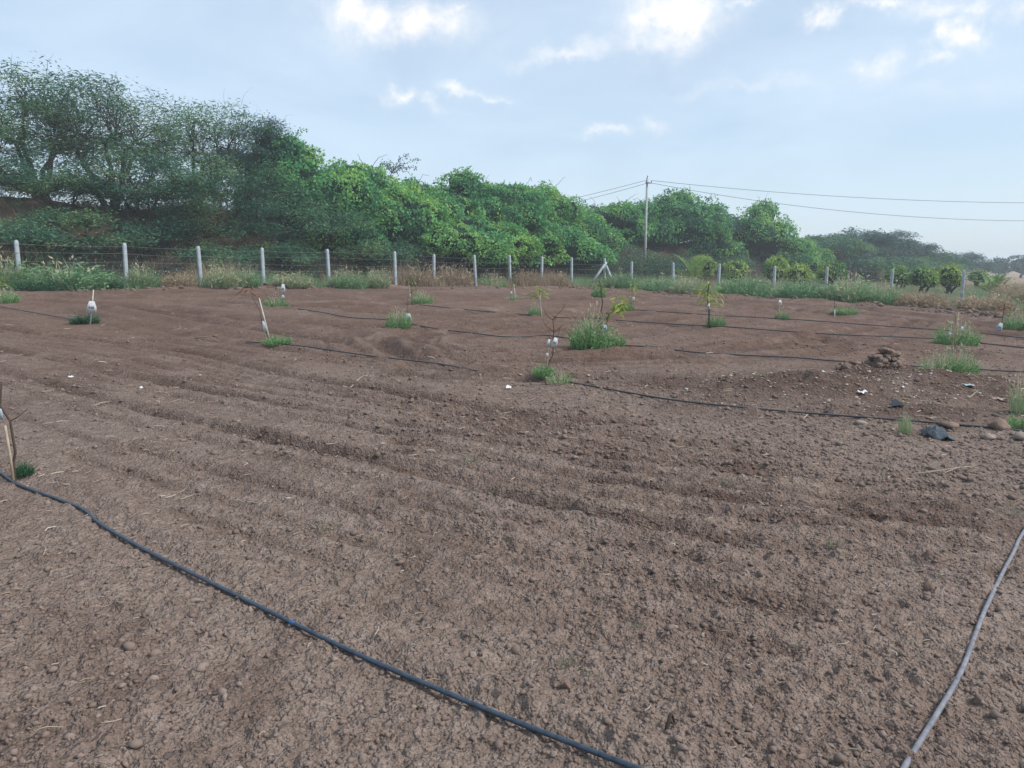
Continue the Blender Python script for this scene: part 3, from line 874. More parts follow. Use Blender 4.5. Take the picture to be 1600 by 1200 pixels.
# creeper covered trees: (px, off, py_top, width px, depth factor, label, tint)
CRE = [(438, 9.5, 196, 120, 'creepers climbing the right flank of the dark bluish thorn tree', .35), (530, 7.0, 300, 120, 'creeper mound filling the slope under the flat green top', .5), (660, 7.6, 305, 120, 'creeper mound between the forward bulge and the peaked tree', .5),
       (800, 7.0, 318, 140, 'creeper slope below the broad creeper tree', .55), (905, 7.4, 333, 110, 'low creepers under the gap of sky left of the pole', .5),
       (1022, 10.0, 330, 100, 'creepers hanging low just left of the power pole', .45), (1222, 6.6, 368, 100, 'yellow green creepers low at the right end of the creeper belt', .68),
       (490, 9.0, 226, 170, 'creeper covered tree sloping down right from the dark thorn tree', .45),
       (562, 10.5, 252, 150, 'creeper covered tree with flat green top at mid left skyline', .55),
       (610, 8.0, 290, 160, 'rounded creeper mound bulging forward over dark hollows', .55),
       (695, 10.0, 262, 170, 'bright green creeper covered tree with small peak on the skyline', .6),
       (775, 9.5, 284, 190, 'broad creeper covered tree right of the peaked one', .6),
       (845, 8.4, 290, 130, 'creeper covered tree falling away towards the gap of sky', .55),
       (720, 6.4, 335, 230, 'low bright creeper slope in front of the peaked creeper tree', .62),
       (850, 6.0, 352, 170, 'low creeper mound behind the fence left of the corner post', .58),
       (952, 9.5, 316, 100, 'creeper covered tree just left of the power pole', .5),
       (1048, 10.5, 294, 140, 'dark green spreading creeper tree directly behind the power pole', .45),
       (1112, 7.4, 348, 70, 'creeper hung tree right of the pole over a dark hollow', .45),
       (1180, 8.2, 316, 108, 'round topped yellow green creeper tree right of the pole', .62),
       (1240, 7.2, 372, 90, 'lower creeper tree where the bank runs off to the right', .55)]
for px, off, top, w, lab, tint in CRE:
    loc, H, d = tree_place(px, off, top, .4)
    rad = w * d / F / 2 * 1.18
    bl = [(0, 0, H * .40, rad * .92, rad * .8, H * .44)]
    for q in range(11):
        a = rng.uniform(0, 6.283); u = rng.uniform(.25, 1.0)
        cz_ = H * (.22 + .58 * (1 - u ** 2)) * rng.uniform(.75, 1.05)
        sx = rng.uniform(.22, .52); sz = rng.uniform(.14, .30)
        bl.append((rad * .85 * u * math.cos(a), rad * .75 * u * math.sin(a), cz_, rad * sx, rad * sx * rng.uniform(.7, 1.1), min(H * 1.0 - cz_, H * sz) * rng.uniform(.8, 1.0) + .15))
    bl.append((rad * rng.uniform(-.3, .3), 0, H * .76, rad * .34, rad * .34, H * .23))
    dens = 84 if d < 70 else 60
    lf = rng.uniform(.165, .26)
    blob_tree('creeper_tree', lab, loc, bl, M['vine'], dens * .05 / lf ** 2 * .84, (lf, lf * .62), 'tree', 'creeper covered trees on the bank', tint, twigs=9, ragged=.34, shoots=46)
# a thin bare branch spray standing above the creepers
p = bund_pt(612, 9.5); z0_ = float(bund_z(*p))
root = thing('leaning_branch', 'thin leafy branch arching up out of the creepers at mid left', 'branch', (p[0], p[1], z0_))
tb = Buf(); fb = Buf()
A = at_y(600, 300, p[1]); base = np.array([p[0], p[1], z0_])
ends = [at_y(x, y, p[1]) for x, y in ((636, 243), (652, 250), (648, 262), (625, 262), (608, 252), (596, 254))]
branch(tb, (0, 0, 0), A - base, .06, .04, 4, .03)
m = at_y(612, 270, p[1])
branch(tb, A - base, m - base, .04, .025, 4, .04)
for e in ends:
    P = branch(tb, m - base, e - base, .022, .008, 6, .05, 4, .12)
    n = 60
    c = P[rng.integers(1, 6, n)] + rng.normal(size=(n, 3)) * .1
    D = rng.normal(size=(n, 3)); D[:, 2] -= .8
    fb.cards(c, D, rng.normal(size=(n, 3)), rng.uniform(.1, .2, n), .07, rng.uniform(.1, .5, n))
link('trunk', tb.mesh('trunk', M['bark']), root); link('crown', fb.mesh('crown', M['acacia_dark']), root)

# thorn trees further along the bank on the right
FAR = [(905, 12.5, 318, 110, 'sparse dark thorn tree showing in the dip left of the pole', 'acacia_dark', .1, .5), (1108, 11, 318, 80, 'sparse thorn tree between the two creeper tops right of the pole', 'acacia_dark', .1, .5),
       (645, 11.0, 284, 90, 'sparse thorn tree poking out behind the creepers left of the peak', 'acacia_dark', .2, .5),
       (1285, 10, 368, 130, 'green thorn tree at the right end of the creepers', 'acacia', .05, .55),
       (1335, 11, 355, 170, 'hazy umbrella topped thorn tree on the far bank', 'acacia_dark', .2, .6),
       (1392, 12, 360, 120, 'hazy flat topped thorn tree, right neighbour of the umbrella topped one', 'acacia_dark', .15, .6),
       (1440, 9, 388, 120, 'low hazy thorn bush line between the far umbrella trees', 'acacia', .05, .4),
       (1492, 12, 387, 110, 'farthest flat topped thorn tree on the bank at right', 'acacia_dark', .2, .5),
       (1340, 7, 392, 170, 'low green thorn scrub in front of the hazy umbrella tree', 'acacia', .05, .5),
       (1420, 6, 402, 150, 'pale green thorn scrub behind the row of mango bushes', 'acacia', .05, .75)]
for px, off, top, w, lab, mt, z0, tint in FAR:
    loc, H, d = tree_place(px, off, top, .3)
    rad = w * d / F / 2
    acacia('thorn_tree', lab, loc, H, rad, z0, M[mt], 300, 44, (.5, .13), 3, 'hazy thorn trees along the far bank', .5, .55, .45, .3, int(px), tint)
for px, py0, py1, w, lab in ((1560, 421, 404, 36, 'small dark round tree on the horizon beside the farthest thorn tree'), (1597, 421, 399, 46, 'dark round tree on the horizon at the right edge of the photo')):
    dd = 175.0
    g = at_y(px, py0, dd); tp = at_y(px, py1, dd)
    H = tp[2] - g[2] + .6; rad = w * dd / F / 2
    g[2] = plane(g[0], g[1]) if True else g[2]
    H = tp[2] - g[2]
    bl = [(0, 0, H * .55, rad * .9, rad * .9, H * .42)] + [(rng.uniform(-.5, .5) * rad, -rad * .3, H * rng.uniform(.4, .7), rad * .5, rad * .5, H * .28) for _ in range(5)]
    blob_tree('round_tree', lab, g, bl, M['acacia_dark'], 14, (.6, .4), 'tree', None, .55, .2)

# brown and green scrub on the slope of the bank
SHR = [(960, 4.2, 362, 130, 'mixed brown and green scrub bush left of the power pole base', 'green'), (745, 4.6, 366, 130, 'leafless brownish scrub under the creepers at mid picture', 'dry'),
       (1020, 3.0, 392, 100, 'grey green scrub below the power pole', 'green'), (1080, 6.0, 385, 90, 'dark scrub under the creeper tree right of the pole', 'green'),
       (1150, 5.5, 378, 110, 'greyish leafless scrub under the round topped creeper tree', 'dry'), (880, 3.9, 385, 90, 'brown scrub close behind the fence left of the corner', 'dry'),
       (660, 4.4, 380, 90, 'dark leafless scrub at the foot of the creepers', 'dry'), (1225, 5.0, 392, 90, 'green scrub where the bank meets the orchard', 'green'),
       (135, 4.8, 395, 150, 'tangle of brown twigs on the bank behind the leftmost fence bay', 'dry'), (265, 4.6, 400, 120, 'tangle of brown twigs behind the second fence bay', 'dry'),
       (380, 3.2, 405, 60, 'pale leafless twiggy shrub at the fence, left of the fourth post', 'dry'), (480, 4.4, 395, 110, 'shaded brown twigs behind the fifth fence post', 'dry')]
for px, off, top, w, lab, kind in SHR:
    loc, H, d = tree_place(px, off, top, .05)
    rad = w * d / F / 2
    root = thing('scrub_bush', lab, 'bush', loc, 'scrub on the slope of the bank')
    tb = Buf(); fb = Buf()
    nb = 150
    for q in range(nb):
        a = rng.uniform(0, 6.283); u = math.sqrt(rng.uniform())
        s0 = np.array([rad * .75 * u * math.cos(a), rad * .5 * u * math.sin(a), -.1])
        e = s0 + np.array([rng.normal() * .45, rng.normal() * .3, H * rng.uniform(.45, 1.0) * (1 - .35 * u)])
        P = branch(tb, s0, e, .016, .005, 4, .08, 3)
        for _ in range(4):
            x = P[rng.integers(1, 4)]
            branch(tb, x, x + np.array([rng.normal() * .3, rng.normal() * .3, rng.uniform(0, .45)]), .009, .003, 3, .1, 3)
        n = 26 if kind == 'green' else 5
        c = P[rng.integers(1, 4, n)] + rng.normal(size=(n, 3)) * .2
        fb.cards(c, rng.normal(size=(n, 3)), rng.normal(size=(n, 3)) + np.array([0, 0, .8]), rng.uniform(.08, .2, n), rng.uniform(.05, .1, n), np.clip(rng.normal(.45, .25, n), 0, 1))
    link('stems', tb.mesh('stems', M['twig'] if 'pale' not in lab else M['twig_pale']), root)
    link('leaves', fb.mesh('leaves', M['acacia'] if kind == 'green' else M['acacia_dark']), root)

# ------------------------------------------------------------------ young orchard beyond the right fence
MAN = [(1098, 400, 436, 34, 'leafy mango bush beside the upright palm left of the other orchard bushes'), (1150, 408, 440, 36, 'dark mango bush right of the palm and a fence post'),
       (1210, 402, 440, 38, 'tall mango bush with flower spikes behind a thin white post'), (1245, 412, 445, 38, 'dark mango bush right of the one with flower spikes'),
       (1300, 411, 443, 42, 'yellow green mango bush behind the fence post in the middle of the orchard'), (1362, 406, 432, 30, 'small round mango bush standing further back'),
       (1403, 414, 448, 36, 'mango bush behind the leaning fence post'), (1440, 420, 452, 40, 'wide dark mango bush right of the leaning post'),
       (1480, 416, 452, 32, 'mango bush narrowing to a pale stem beside the palm'), (1525, 422, 443, 26, 'small dark mango bush right of the tallest right hand post'),
       (1553, 430, 444, 20, 'smallest mango bush behind the right hand palm')]
for px, py0, py1, w, lab in MAN:
    g = at(px, py1 + 8)
    g[2] = gz(g[0], g[1])
    H = at_y(px, py0, g[1])[2] - g[2]; rad = w * g[1] / F / 2 * 1.18
    H *= 1.06
    bl = [(0, 0, H * .58, rad * .85, rad * .85, H * .40)] + [(rad * rng.uniform(-.6, .6), rad * rng.uniform(-.6, .2), H * rng.uniform(.35, .78), rad * .45, rad * .45, H * .2) for _ in range(6)]
    blob_tree('mango_bush', lab, g, bl, M['mango'], 130, (.24, .085), 'bush', 'young mango bushes in the orchard', .86, .75, .8, True, .2, 0, False)
def palm(label, px, py_base, py_top, nf, up, gold=0.0):
    g = gat(px, py_base)
    H = at_y(px, py_top, g[1])[2] - g[2]
    root = thing('coconut_palm', label, 'palm', g, 'young coconut palms')
    b = Buf(); b.tube([(0, 0, -.1), (0, 0, .25)], [.14, .10], 8)
    link('stem', b.mesh('stem', M['twig']), root)
    for q in range(nf):
        a = 6.283 * q / nf + rng.uniform(-.3, .3)
        tilt = rng.uniform(.12, .35) if q < up else rng.uniform(.5, 1.05)
        L = H * rng.uniform(.85, 1.05)
        t = np.linspace(0, 1, 9)
        ang = tilt + t * t * rng.uniform(.5, 1.1)
        st = np.stack([np.sin(ang), 0 * ang, np.cos(ang)], 1) * (L / 8)
        P = np.cumsum(st, 0) + np.array([0, 0, .15])
        ca, sa = math.cos(a), math.sin(a)
        P = P @ np.array([[ca, sa, 0], [-sa, ca, 0], [0, 0, 1]])
        fb = Buf(); fb.tube(P, np.linspace(.025, .008, 9), 4)
        side = np.array([-sa, ca, 0])
        C = []; D = []; N = []
        for s in (-1, 1):
            for tt in np.linspace(.15, 1, 26):
                i0 = min(int(tt * 8), 7); fr = tt * 8 - i0
                c = P[i0] * (1 - fr) + P[i0 + 1] * fr
                tan = P[i0 + 1] - P[i0]; tan /= np.linalg.norm(tan)
                C.append(c); D.append(side * s * .8 + tan * .7 + np.array([0, 0, -.15])); N.append(np.cross(side, tan) + rng.normal(size=3) * .2)
        n = len(C); LL = L * .34 * np.sin(np.clip(np.tile(np.linspace(.15, 1, 26), 2) * 2.6 + .3, 0, 3.0))
        fb.cards(np.array(C), np.array(D), np.array(N), LL + .05, .045, np.clip(rng.normal(.5 + gold, .15, n), 0, 1))
        link('frond', fb.mesh('frond', M['palm']), root)
palm('young coconut palm with upright bright fronds left of the mango bushes', 1086, 446, 397, 8, 4, .2)
palm('young coconut palm with arching fronds at the far right of the orchard', 1549, 464, 428, 9, 3)
palm('small young coconut palm with splayed fronds behind the middle orchard post', 1283, 449, 417, 8, 2, .15)

# ------------------------------------------------------------------ verge vegetation
def grass_stuff(name, label, P, h, w, tint, lean, mat, seg=1):
    n = len(P)
    b = Buf(); b.blades(P, h, w, rng.uniform(0, 6.283, n), lean, tint, seg)
    link(name, b.mesh(name, mat), None, None, label, 'grass', None, 'stuff')
def scatter_band(A, D, Nn, s0, s1, o0, o1, n):
    s = rng.uniform(s0, s1, n); o = rng.uniform(o0, o1, n)
    p = A[None] + D[None] * s[:, None] + Nn[None] * o[:, None]
    return p[:, 0], p[:, 1], s, o
# left verge: green clumps and dry straw along the fence and the lower bank
x, y, s, o = scatter_band(FL0, DIR, NRM, -14, 37, -1.5, 7.5, 80000)
dryf = fbm(x * .35, y * .35, 901, 3) + .75 * np.exp(-((s - 22.5) / 6.5) ** 2) - .15
keep = (fbm(x * .6, y * .6, 911, 2) + .25 - .06 * np.abs(o - 1) > -.1 * rng.uniform(size=len(x)))
de_ok = seg_dist(x, y, EDGE) > .45
keep &= de_ok & (o > -1.6)
x, y, s, o, dryf = x[keep], y[keep], s[keep], o[keep], dryf[keep]
z = np.where(o > 4.2, bund_z(x, y), plane(x, y)) - .03
h = (.25 + .55 * np.clip(.5 + 1.6 * fbm(x * .5, y * .5, 921, 2), 0, 1.3)) * rng.uniform(.5, 1.2, len(x))
isdry = dryf + rng.normal(size=len(x)) * .08 > .12
P = np.stack([x, y, z], 1)
grass_stuff('verge_grass', 'rough green grass and weeds growing along the left fence', P[~isdry], h[~isdry], .022, np.clip(rng.normal(.42, .2, (~isdry).sum()), 0, 1), rng.uniform(.1, .7, (~isdry).sum()), M['grass'])
grass_stuff('dry_verge_grass', 'dry straw coloured tall grass behind the left fence', P[isdry], h[isdry] * 1.7, .02, np.clip(rng.normal(.5, .25, isdry.sum()), 0, 1), rng.uniform(.1, .6, isdry.sum()), M['drygrass'])
x, y, s, o = scatter_band(FL0, DIR, NRM, -16, 60, 5.0, 12.5, 60000)
keep = fbm(x * .5, y * .5, 961, 3) > -.2
x, y = x[keep], y[keep]
isg = fbm(x * .4, y * .4, 971, 2) + rng.normal(size=len(x)) * .1 > .0
P = np.stack([x, y, bund_z(x, y) - .06], 1); hh_ = rng.uniform(.15, .65, len(x))
grass_stuff('bank_undergrowth', 'green undergrowth on the shaded slope of the bank', P[isg], hh_[isg], .035, np.clip(rng.normal(.3, .2, isg.sum()), 0, 1), rng.uniform(.2, 1.0, isg.sum()), M['acacia'])
grass_stuff('dry_bank_undergrowth', 'brown dead undergrowth on the shaded slope of the bank', P[~isg], hh_[~isg], .03, np.clip(rng.normal(.1, .2, (~isg).sum()), 0, 1), rng.uniform(.2, 1.0, (~isg).sum()), M['drygrass'])
# right verge and orchard floor
NR = np.array([-DIRR[1], DIRR[0]])
x, y, s, o = scatter_band(FL1, DIRR, NR, -3, 34, -4.5, 34, 110000)
keep = (seg_dist(x, y, EDGE) > .4)
ex = np.interp(np.arctan2(x, y), np.arctan2(EDGE[:, 0], EDGE[:, 1]), np.hypot(EDGE[:, 0], EDGE[:, 1]))
keep &= np.hypot(x, y) > ex
keep &= fbm(x * .45, y * .45, 931, 2) > -.30
offl = (x - FL0[0]) * NRM[0] + (y - FL0[1]) * NRM[1]
keep &= offl < 6
x, y, o = x[keep], y[keep], o[keep]; offl = offl[keep]
z = np.where(offl > 4.2, bund_z(x, y), plane(x, y)) - .03
h = (.22 + .6 * np.clip(.45 + 1.7 * fbm(x * .4, y * .4, 941, 2), 0, 1.2)) * rng.uniform(.5, 1.2, len(x)) * np.where(o < 6, 1.1, .8)
isdry = fbm(x * .3, y * .3, 951, 3) + rng.normal(size=len(x)) * .2 > .05
P = np.stack([x, y, z], 1)
grass_stuff('orchard_grass', 'pale green grass and weeds under the orchard bushes and right fence', P[~isdry], h[~isdry], .03, np.clip(rng.normal(.5, .2, (~isdry).sum()), 0, 1), rng.uniform(.1, .8, (~isdry).sum()), M['grass'])
grass_stuff('dry_orchard_grass', 'dry tan grass patches around the right fence and orchard', P[isdry], h[isdry], .028, np.clip(rng.normal(.4, .25, isdry.sum()), 0, 1), rng.uniform(.1, .8, isdry.sum()), M['drygrass'])

# ------------------------------------------------------------------ weeds: shared clump meshes, each clump its own thing
def clump_mesh(name, n, mat, tint, spread=.5, leanmax=.9, wid=.035, heads=0, seed=0):
    r_ = spread * np.sqrt(rng.uniform(size=n)); a = rng.uniform(0, 6.283, n)
    P = np.stack([r_ * np.cos(a), r_ * np.sin(a), np.full(n, -.03)], 1)
    h = (1 - .65 * (r_ / spread) ** 2) * rng.uniform(.45, 1.0, n)
    b = Buf()
    b.blades(P, h, wid * rng.uniform(.5, 1.3, n), a + rng.normal(size=n) * .8, rng.uniform(.1, leanmax, n), np.clip(rng.normal(tint, .17, n), 0, 1))
    m = n * 2
    k = rng.integers(0, n, m)
    t = rng.uniform(.25, .95, m)
    c = P[k] + np.stack([rng.normal(size=m) * .05, rng.normal(size=m) * .05, h[k] * t], 1) + np.stack([np.cos(a[k]), np.sin(a[k]), 0 * t], 1) * (t * t * h[k] * .3)[:, None]
    b.cards(c, rng.normal(size=(m, 3)) + np.array([0, 0, .5]), rng.normal(size=(m, 3)), rng.uniform(.05, .13, m), .035, np.clip(rng.normal(tint, .2, m), 0, 1))
    if heads:
        k = rng.integers(0, n, heads)
        top = P[k] * .8 + np.stack([0 * h[k], 0 * h[k], h[k] * .95 + .12], 1)
        b.blades(P[k] * .8, h[k] + .2, .02, rng.uniform(0, 6.283, heads), rng.uniform(0, .35, heads), 1.0)
        b.cards(top, rng.normal(size=(heads, 3)) * .4 + np.array([0, 0, 1.0]), rng.normal(size=(heads, 3)), .11, .03, 1.0)
    return b.mesh(name, mat)
CL = {'lush': [clump_mesh('weed', 260, M['weed'], t, heads=hd, leanmax=1.1, wid=.028) for t, hd in ((.42, 50), (.5, 70), (.36, 30))],
      'low': [clump_mesh('weed', 260, M['weed'], t, leanmax=1.3) for t in (.4, .52)],
      'dark': [clump_mesh('weed', 260, M['weed_dark'], .5, leanmax=1.5)],
      'pale': [clump_mesh('weed', 110, M['weed'], .72, leanmax=.8, wid=.028, heads=25)],
      'bush': [clump_mesh('weed', 420, M['grass'], t, leanmax=.9, wid=.026, heads=hd) for t, hd in ((.3, 20), (.45, 60), (.6, 40), (.75, 30))],
      'dead': [clump_mesh('weed', 60, M['dead_grass'], .5, leanmax=1.4, wid=.03), clump_mesh('weed', 40, M['dead_grass'], .7, leanmax=1.8, wid=.03)],
      'dry': [clump_mesh('weed', 420, M['drygrass'], t, leanmax=.7, wid=.026) for t in (.4, .6)]}
def weed(px, py, w, h, kind, label, group='weed clumps at the saplings', name='weed_clump', cat='weeds', lift=0.0):
    g = gat(px, py); 
    W = w * np.linalg.norm(g - np.array([0, 0, CAM_H])) / F; H = h * np.linalg.norm(g - np.array([0, 0, CAM_H])) / F
    me = random.choice(CL[kind])
    o = link(name, me, None, g + np.array([0, 0, lift]), label, cat, group)
    o.scale = (W, W * .8, H * 1.15); o.rotation_euler[2] = random.uniform(0, 6.28)
    return o
weed(38, 746, 26, 26, 'dark', 'small dark green weed tuft at the foot of the nearest sapling')
weed(133, 507, 38, 20, 'dark', 'dark green low weed clump at the tagged stick on the left')
weed(434, 541, 44, 18, 'low', 'low green weed patch at the foot of the leaning white stake')
weed(430, 479, 36, 22, 'lush', 'rounded weed clump left of the tagged stick near the fourth post')
weed(660, 474, 38, 22, 'lush', 'weed clump right of the thin leafy sapling at mid field')
weed(623, 513, 36, 34, 'lush', 'upright weed clump left of the white tag at mid field')
weed(802, 468, 20, 14, 'low', 'tiny weed tuft at the farthest sapling in the middle')
weed(836, 493, 22, 24, 'lush', 'weed clump beside the white stake under yellow leaves')
weed(850, 596, 34, 26, 'low', 'darker grass tuft at the foot of the bare twig sapling')
weed(874, 602, 50, 26, 'pale', 'spreading thin grass right of the bare twig sapling')
weed(922, 546, 76, 58, 'lush', 'biggest feathery weed clump round the sapling at mid field')
weed(928, 546, 60, 72, 'pale', 'tall thin seeding stems standing up out of the biggest weed clump')
weed(952, 544, 46, 28, 'lush', 'lower right half of the biggest weed clump at mid field')
weed(935, 465, 20, 22, 'low', 'small weed tuft left of the dark sapling stem below the corner post')
weed(978, 485, 26, 18, 'low', 'bluish green weed tuft left of the yellow leaved sapling by the corner')
weed(1119, 510, 26, 24, 'lush', 'bright weed clump at the foot of the tall drooping sapling')
weed(1222, 500, 20, 18, 'lush', 'small weed tuft under the small white tag right of centre')
weed(1318, 493, 32, 15, 'low', 'low weed tuft right of the thin white bottomed stick')
weed(1494, 538, 52, 36, 'lush', 'weed clump with two small tags on the right of the field')
weed(1462, 584, 46, 36, 'pale', 'pale seeding half of the weed clump behind the rubbish heap')
weed(1494, 585, 48, 42, 'lush', 'dense green half of the weed clump behind the rubbish heap')
weed(1594, 513, 40, 28, 'lush', 'green weed clump at the right edge below the dried plant')
weed(8, 474, 40, 20, 'lush', 'weed clump cut by the left edge of the photo')
weed(1413, 678, 18, 38, 'pale', 'single feathery weed growing at the pipe beside the black sheet')
weed(1597, 650, 40, 70, 'pale', 'tall thin weeds at the right edge by the pipe')
weed(1590, 672, 34, 22, 'low', 'short green weeds at the right edge by the tan stones')
# bushy weeds along the fence lines
FW = [(100, 452, 110, 44, 'bush', 'big pale green weed bush right of the leftmost fence post'), (12, 452, 60, 48, 'bush', 'pale green weed bush left of the leftmost fence post'),
      (55, 455, 50, 24, 'dark', 'bluish broad leaved weed at the foot of the leftmost post'), (222, 450, 52, 40, 'bush', 'green weed bush right of the second fence post'),
      (178, 452, 26, 26, 'dark', 'small dark weed left of the second fence post'), (352, 452, 60, 38, 'bush', 'green weed bush right of the third fence post'),
      (385, 452, 40, 28, 'bush', 'smaller weed bush left of the fourth fence post'), (282, 451, 50, 30, 'dry', 'dead grey brown weeds left of the third fence post'),
      (455, 451, 70, 26, 'bush', 'low weed bush between the fourth and fifth fence posts'), (545, 451, 60, 32, 'bush', 'pale green weed bush right of the fifth fence post'),
      (590, 451, 44, 36, 'bush', 'weed bush left of the sixth fence post'), (655, 447, 50, 44, 'dry', 'tall straw coloured grass right of the sixth post'),
      (710, 447, 60, 44, 'dry', 'tallest straw coloured grass between the posts at mid left'), (770, 448, 44, 26, 'pale', 'pale grass clump left of the slim middle post'),
      (820, 447, 50, 34, 'dry', 'brown grass between two middle fence posts'), (870, 447, 44, 30, 'dry', 'brown grass left of the last straight post before the corner'),
      (968, 450, 44, 30, 'bush', 'greyish weed bush right of the corner post'), (1030, 455, 70, 30, 'bush', 'wide grey green weed bush below the pole'),
      (1075, 460, 60, 34, 'bush', 'weed bush in front of the upright palm'), (1160, 464, 80, 40, 'bush', 'tall weed bush right of the drooping sapling'),
      (1250, 468, 70, 38, 'bush', 'weed bush right of the thin white post'), (1330, 472, 80, 46, 'bush', 'wide weed bush right of the middle orchard post'),
      (1385, 476, 60, 34, 'bush', 'weed bush below the leaning fence post'), (1440, 480, 60, 30, 'dry', 'tan weeds right of the leaning fence post'),
      (1540, 484, 80, 28, 'dry', 'greyish dead weeds right of the tallest right hand post'), (1590, 478, 60, 40, 'dry', 'brown dry weeds at the right edge'),
      (1212, 462, 36, 30, 'pale', 'yellow green weed at the thin white post'), (1575, 470, 40, 30, 'dry', 'tan bush below the right hand palm')]
for px, py, w, h, kd, lab in FW:
    weed(px, py, w, h, kd, lab, 'weed bushes along the fences', 'weed_bush', 'weeds', -.02)
# small tufts left standing in the tilled soil
TUF = [(735, 722, 40, 16, 'faint grey green tuft in the middle of the bare field'), (1136, 768, 22, 26, 'pale dead tuft standing upright right of centre'), (912, 888, 30, 18, 'dark tuft sunk in a clod hollow'),
       (1302, 862, 28, 18, 'small dead tuft left of the grey pipe'), (1245, 1018, 16, 22, 'thin green tuft in the lower right'), (885, 1040, 34, 24, 'pale dry tuft above the near pipe'),
       (930, 1066, 24, 16, 'bluish green tuft beside the pale dry one'), (1580, 812, 26, 24, 'dead white tuft at the right edge by the pipe'), (1422, 882, 18, 14, 'tiny bluish tuft left of the grey pipe'),
       (1128, 940, 18, 14, 'tiny sprout in the clods of the lower right'), (500, 828, 50, 14, 'low grey green tuft on the left of the near pipe ridge'), (995, 990, 22, 14, 'grey sprout in the lower middle')]
for q, (px, py, w, h, lab) in enumerate(TUF):
    weed(px, py, w, h, 'dead', lab, 'small tufts in the tilled soil', 'grass_tuft', 'weeds')

# ------------------------------------------------------------------ saplings with stakes; tags hang on them and are things of their own
def tag(px, py, w, h, Y, label, tilt=0.0, mat='tag', yaw=0.0, marks=False):
    """small bent plastic plate"""
    c = at_y(px, py, Y)
    s = np.linalg.norm(c - np.array([0, 0, CAM_H])) / F
    W, H = w * s * .62, h * s * .74
    o = link('plant_tag', None, None, c, label, 'tag', 'white plant tags')
    b = Buf()
    nx = 6; V = []
    for side in (0, 1):
        for zz_ in (-.5, 0, .5):
            for i_ in range(nx):
                u = i_ / (nx - 1) - .5
                V.append((u * W * (.55 if zz_ > .4 else 1.0) + .05 * W * zz_, .03 * W * math.sin(u * 5.0) + .16 * W * max(0, u - .15) + .03 * W * zz_ + side * .003, zz_ * H * (1 - .05 * u)))
    Q = []
    for side in (0, 1):
        o0 = side * 3 * nx
        for l in range(2):
            for i_ in range(nx - 1):
                f = (o0 + l * nx + i_, o0 + l * nx + i_ + 1, o0 + (l + 1) * nx + i_ + 1, o0 + (l + 1) * nx + i_)
                Q.append(f if side == 0 else f[::-1])
    rim = [i_ for i_ in range(nx)] + [nx + nx - 1] + [2 * nx + i_ for i_ in range(nx - 1, -1, -1)] + [nx]
    for p_, q_ in zip(rim, rim[1:] + rim[:1]):
        Q.append((p_, p_ + 3 * nx, q_ + 3 * nx, q_))
    b.add(V, Q)
    o2 = link('plate', b.mesh('plate', M[mat]), o)
    t = Buf(); t.tube([(0, .10 * W, H * .46), (.01, .11 * W, H * .62), (0, .12 * W + .02, H * .8)], .003, 4)
    link('tie', t.mesh('tie', M['twig']), o)
    if marks:
        for dx, hh_ in ((-.22, .22), (-.02, .16), (.18, .22)):
            k_ = Buf(); k_.box((dx * W, .0 * W - .006, -.02 * H), (.10 * W, .006, hh_ * H))
            link('marking', k_.mesh('marking', M['ink']), o)
    o.rotation_euler = (random.uniform(-.15, .3), tilt + random.uniform(-.08, .08), yaw + random.uniform(-.4, .4))
    return o
def sapling(label, base, top, kind, leaves=0, spread=.16, leafmat='sapling', stake=None, twigs=0, stem_r=.008, stemmat='twig', mid=0.5, droop=.9, leafL=.15, group='staked fruit saplings'):
    g = gat(*base)
    Y = g[1]
    T = at_y(top[0], top[1], Y) - g
    T[2] = max(T[2], .15)
    root = thing('sapling', label, 'sapling', g, group)
    b = Buf()
    if kind == 'stem':
        P = branch(b, (0, 0, -.06), T, stem_r * 1.3, stem_r * .7, 6, .025, 6)
        for q in range(twigs):
            s0 = P[3 + q % 3]
            e = s0 + np.array([(-1) ** q * rng.uniform(.06, .2), rng.normal() * .05, rng.uniform(.08, .25)])
            branch(b, s0, e, stem_r * .6, stem_r * .25, 4, .08, 4)
        link('stem', b.mesh('stem', M[stemmat]), root)
    if leaves:
        n = int(leaves * .6)
        f = rng.uniform(mid, 1.02, n)
        c = T[None] * f[:, None] + rng.normal(size=(n, 3)) * np.array([.05, .05, .04])
        a = rng.uniform(0, 6.283, n)
        D = np.stack([np.cos(a), np.sin(a), .5 - droop * rng.uniform(.4, 1.6, n)], 1)
        c += np.stack([np.cos(a), np.sin(a), 0 * a], 1) * (spread * rng.uniform(0, .6, n))[:, None]
        fb = Buf(); fb.cards(c, D, np.stack([0 * a, 0 * a, 1 + 0 * a], 1) + rng.normal(size=(n, 3)) * .3, leafL * rng.uniform(.45, 1.1, n), leafL * .19, np.clip(rng.normal(.5, .25, n), 0, 1))
        link('foliage', fb.mesh('foliage', M[leafmat]), root)
    if stake:
        (bx_, by_), (tx_, ty_), mt, rad = stake
        p0 = at_y(bx_, by_, Y - .03) - g; p1 = at_y(tx_, ty_, Y - .03) - g
        p0[2] = min(p0[2], 0) - .05
        sb = Buf(); sb.tube([p0, (p0 + p1) / 2 + np.array([.004, 0, 0]), p1], [rad, rad * .95, rad * .85], 6)
        link('stake', sb.mesh('stake', M[mt]), root)
    sapling.root = root
    return Y
Y = sapling('nearest bare sapling tied to a tan stake at the left edge', (24, 752), (2, 600), 'stem', 0, stake=((21, 748), (8, 665), 'stake', .009), twigs=1, stem_r=.008)
tag(-3, 647, 18, 20, Y - .05, 'bluish white tag on the nearest sapling, cut by the left edge', .1, 'tag_blue')
Y = sapling('thin bamboo stick with a white tag at far left of the field', (140, 509), (146, 455), 'none', stake=((140, 509), (146, 453), 'stake_white', .012))
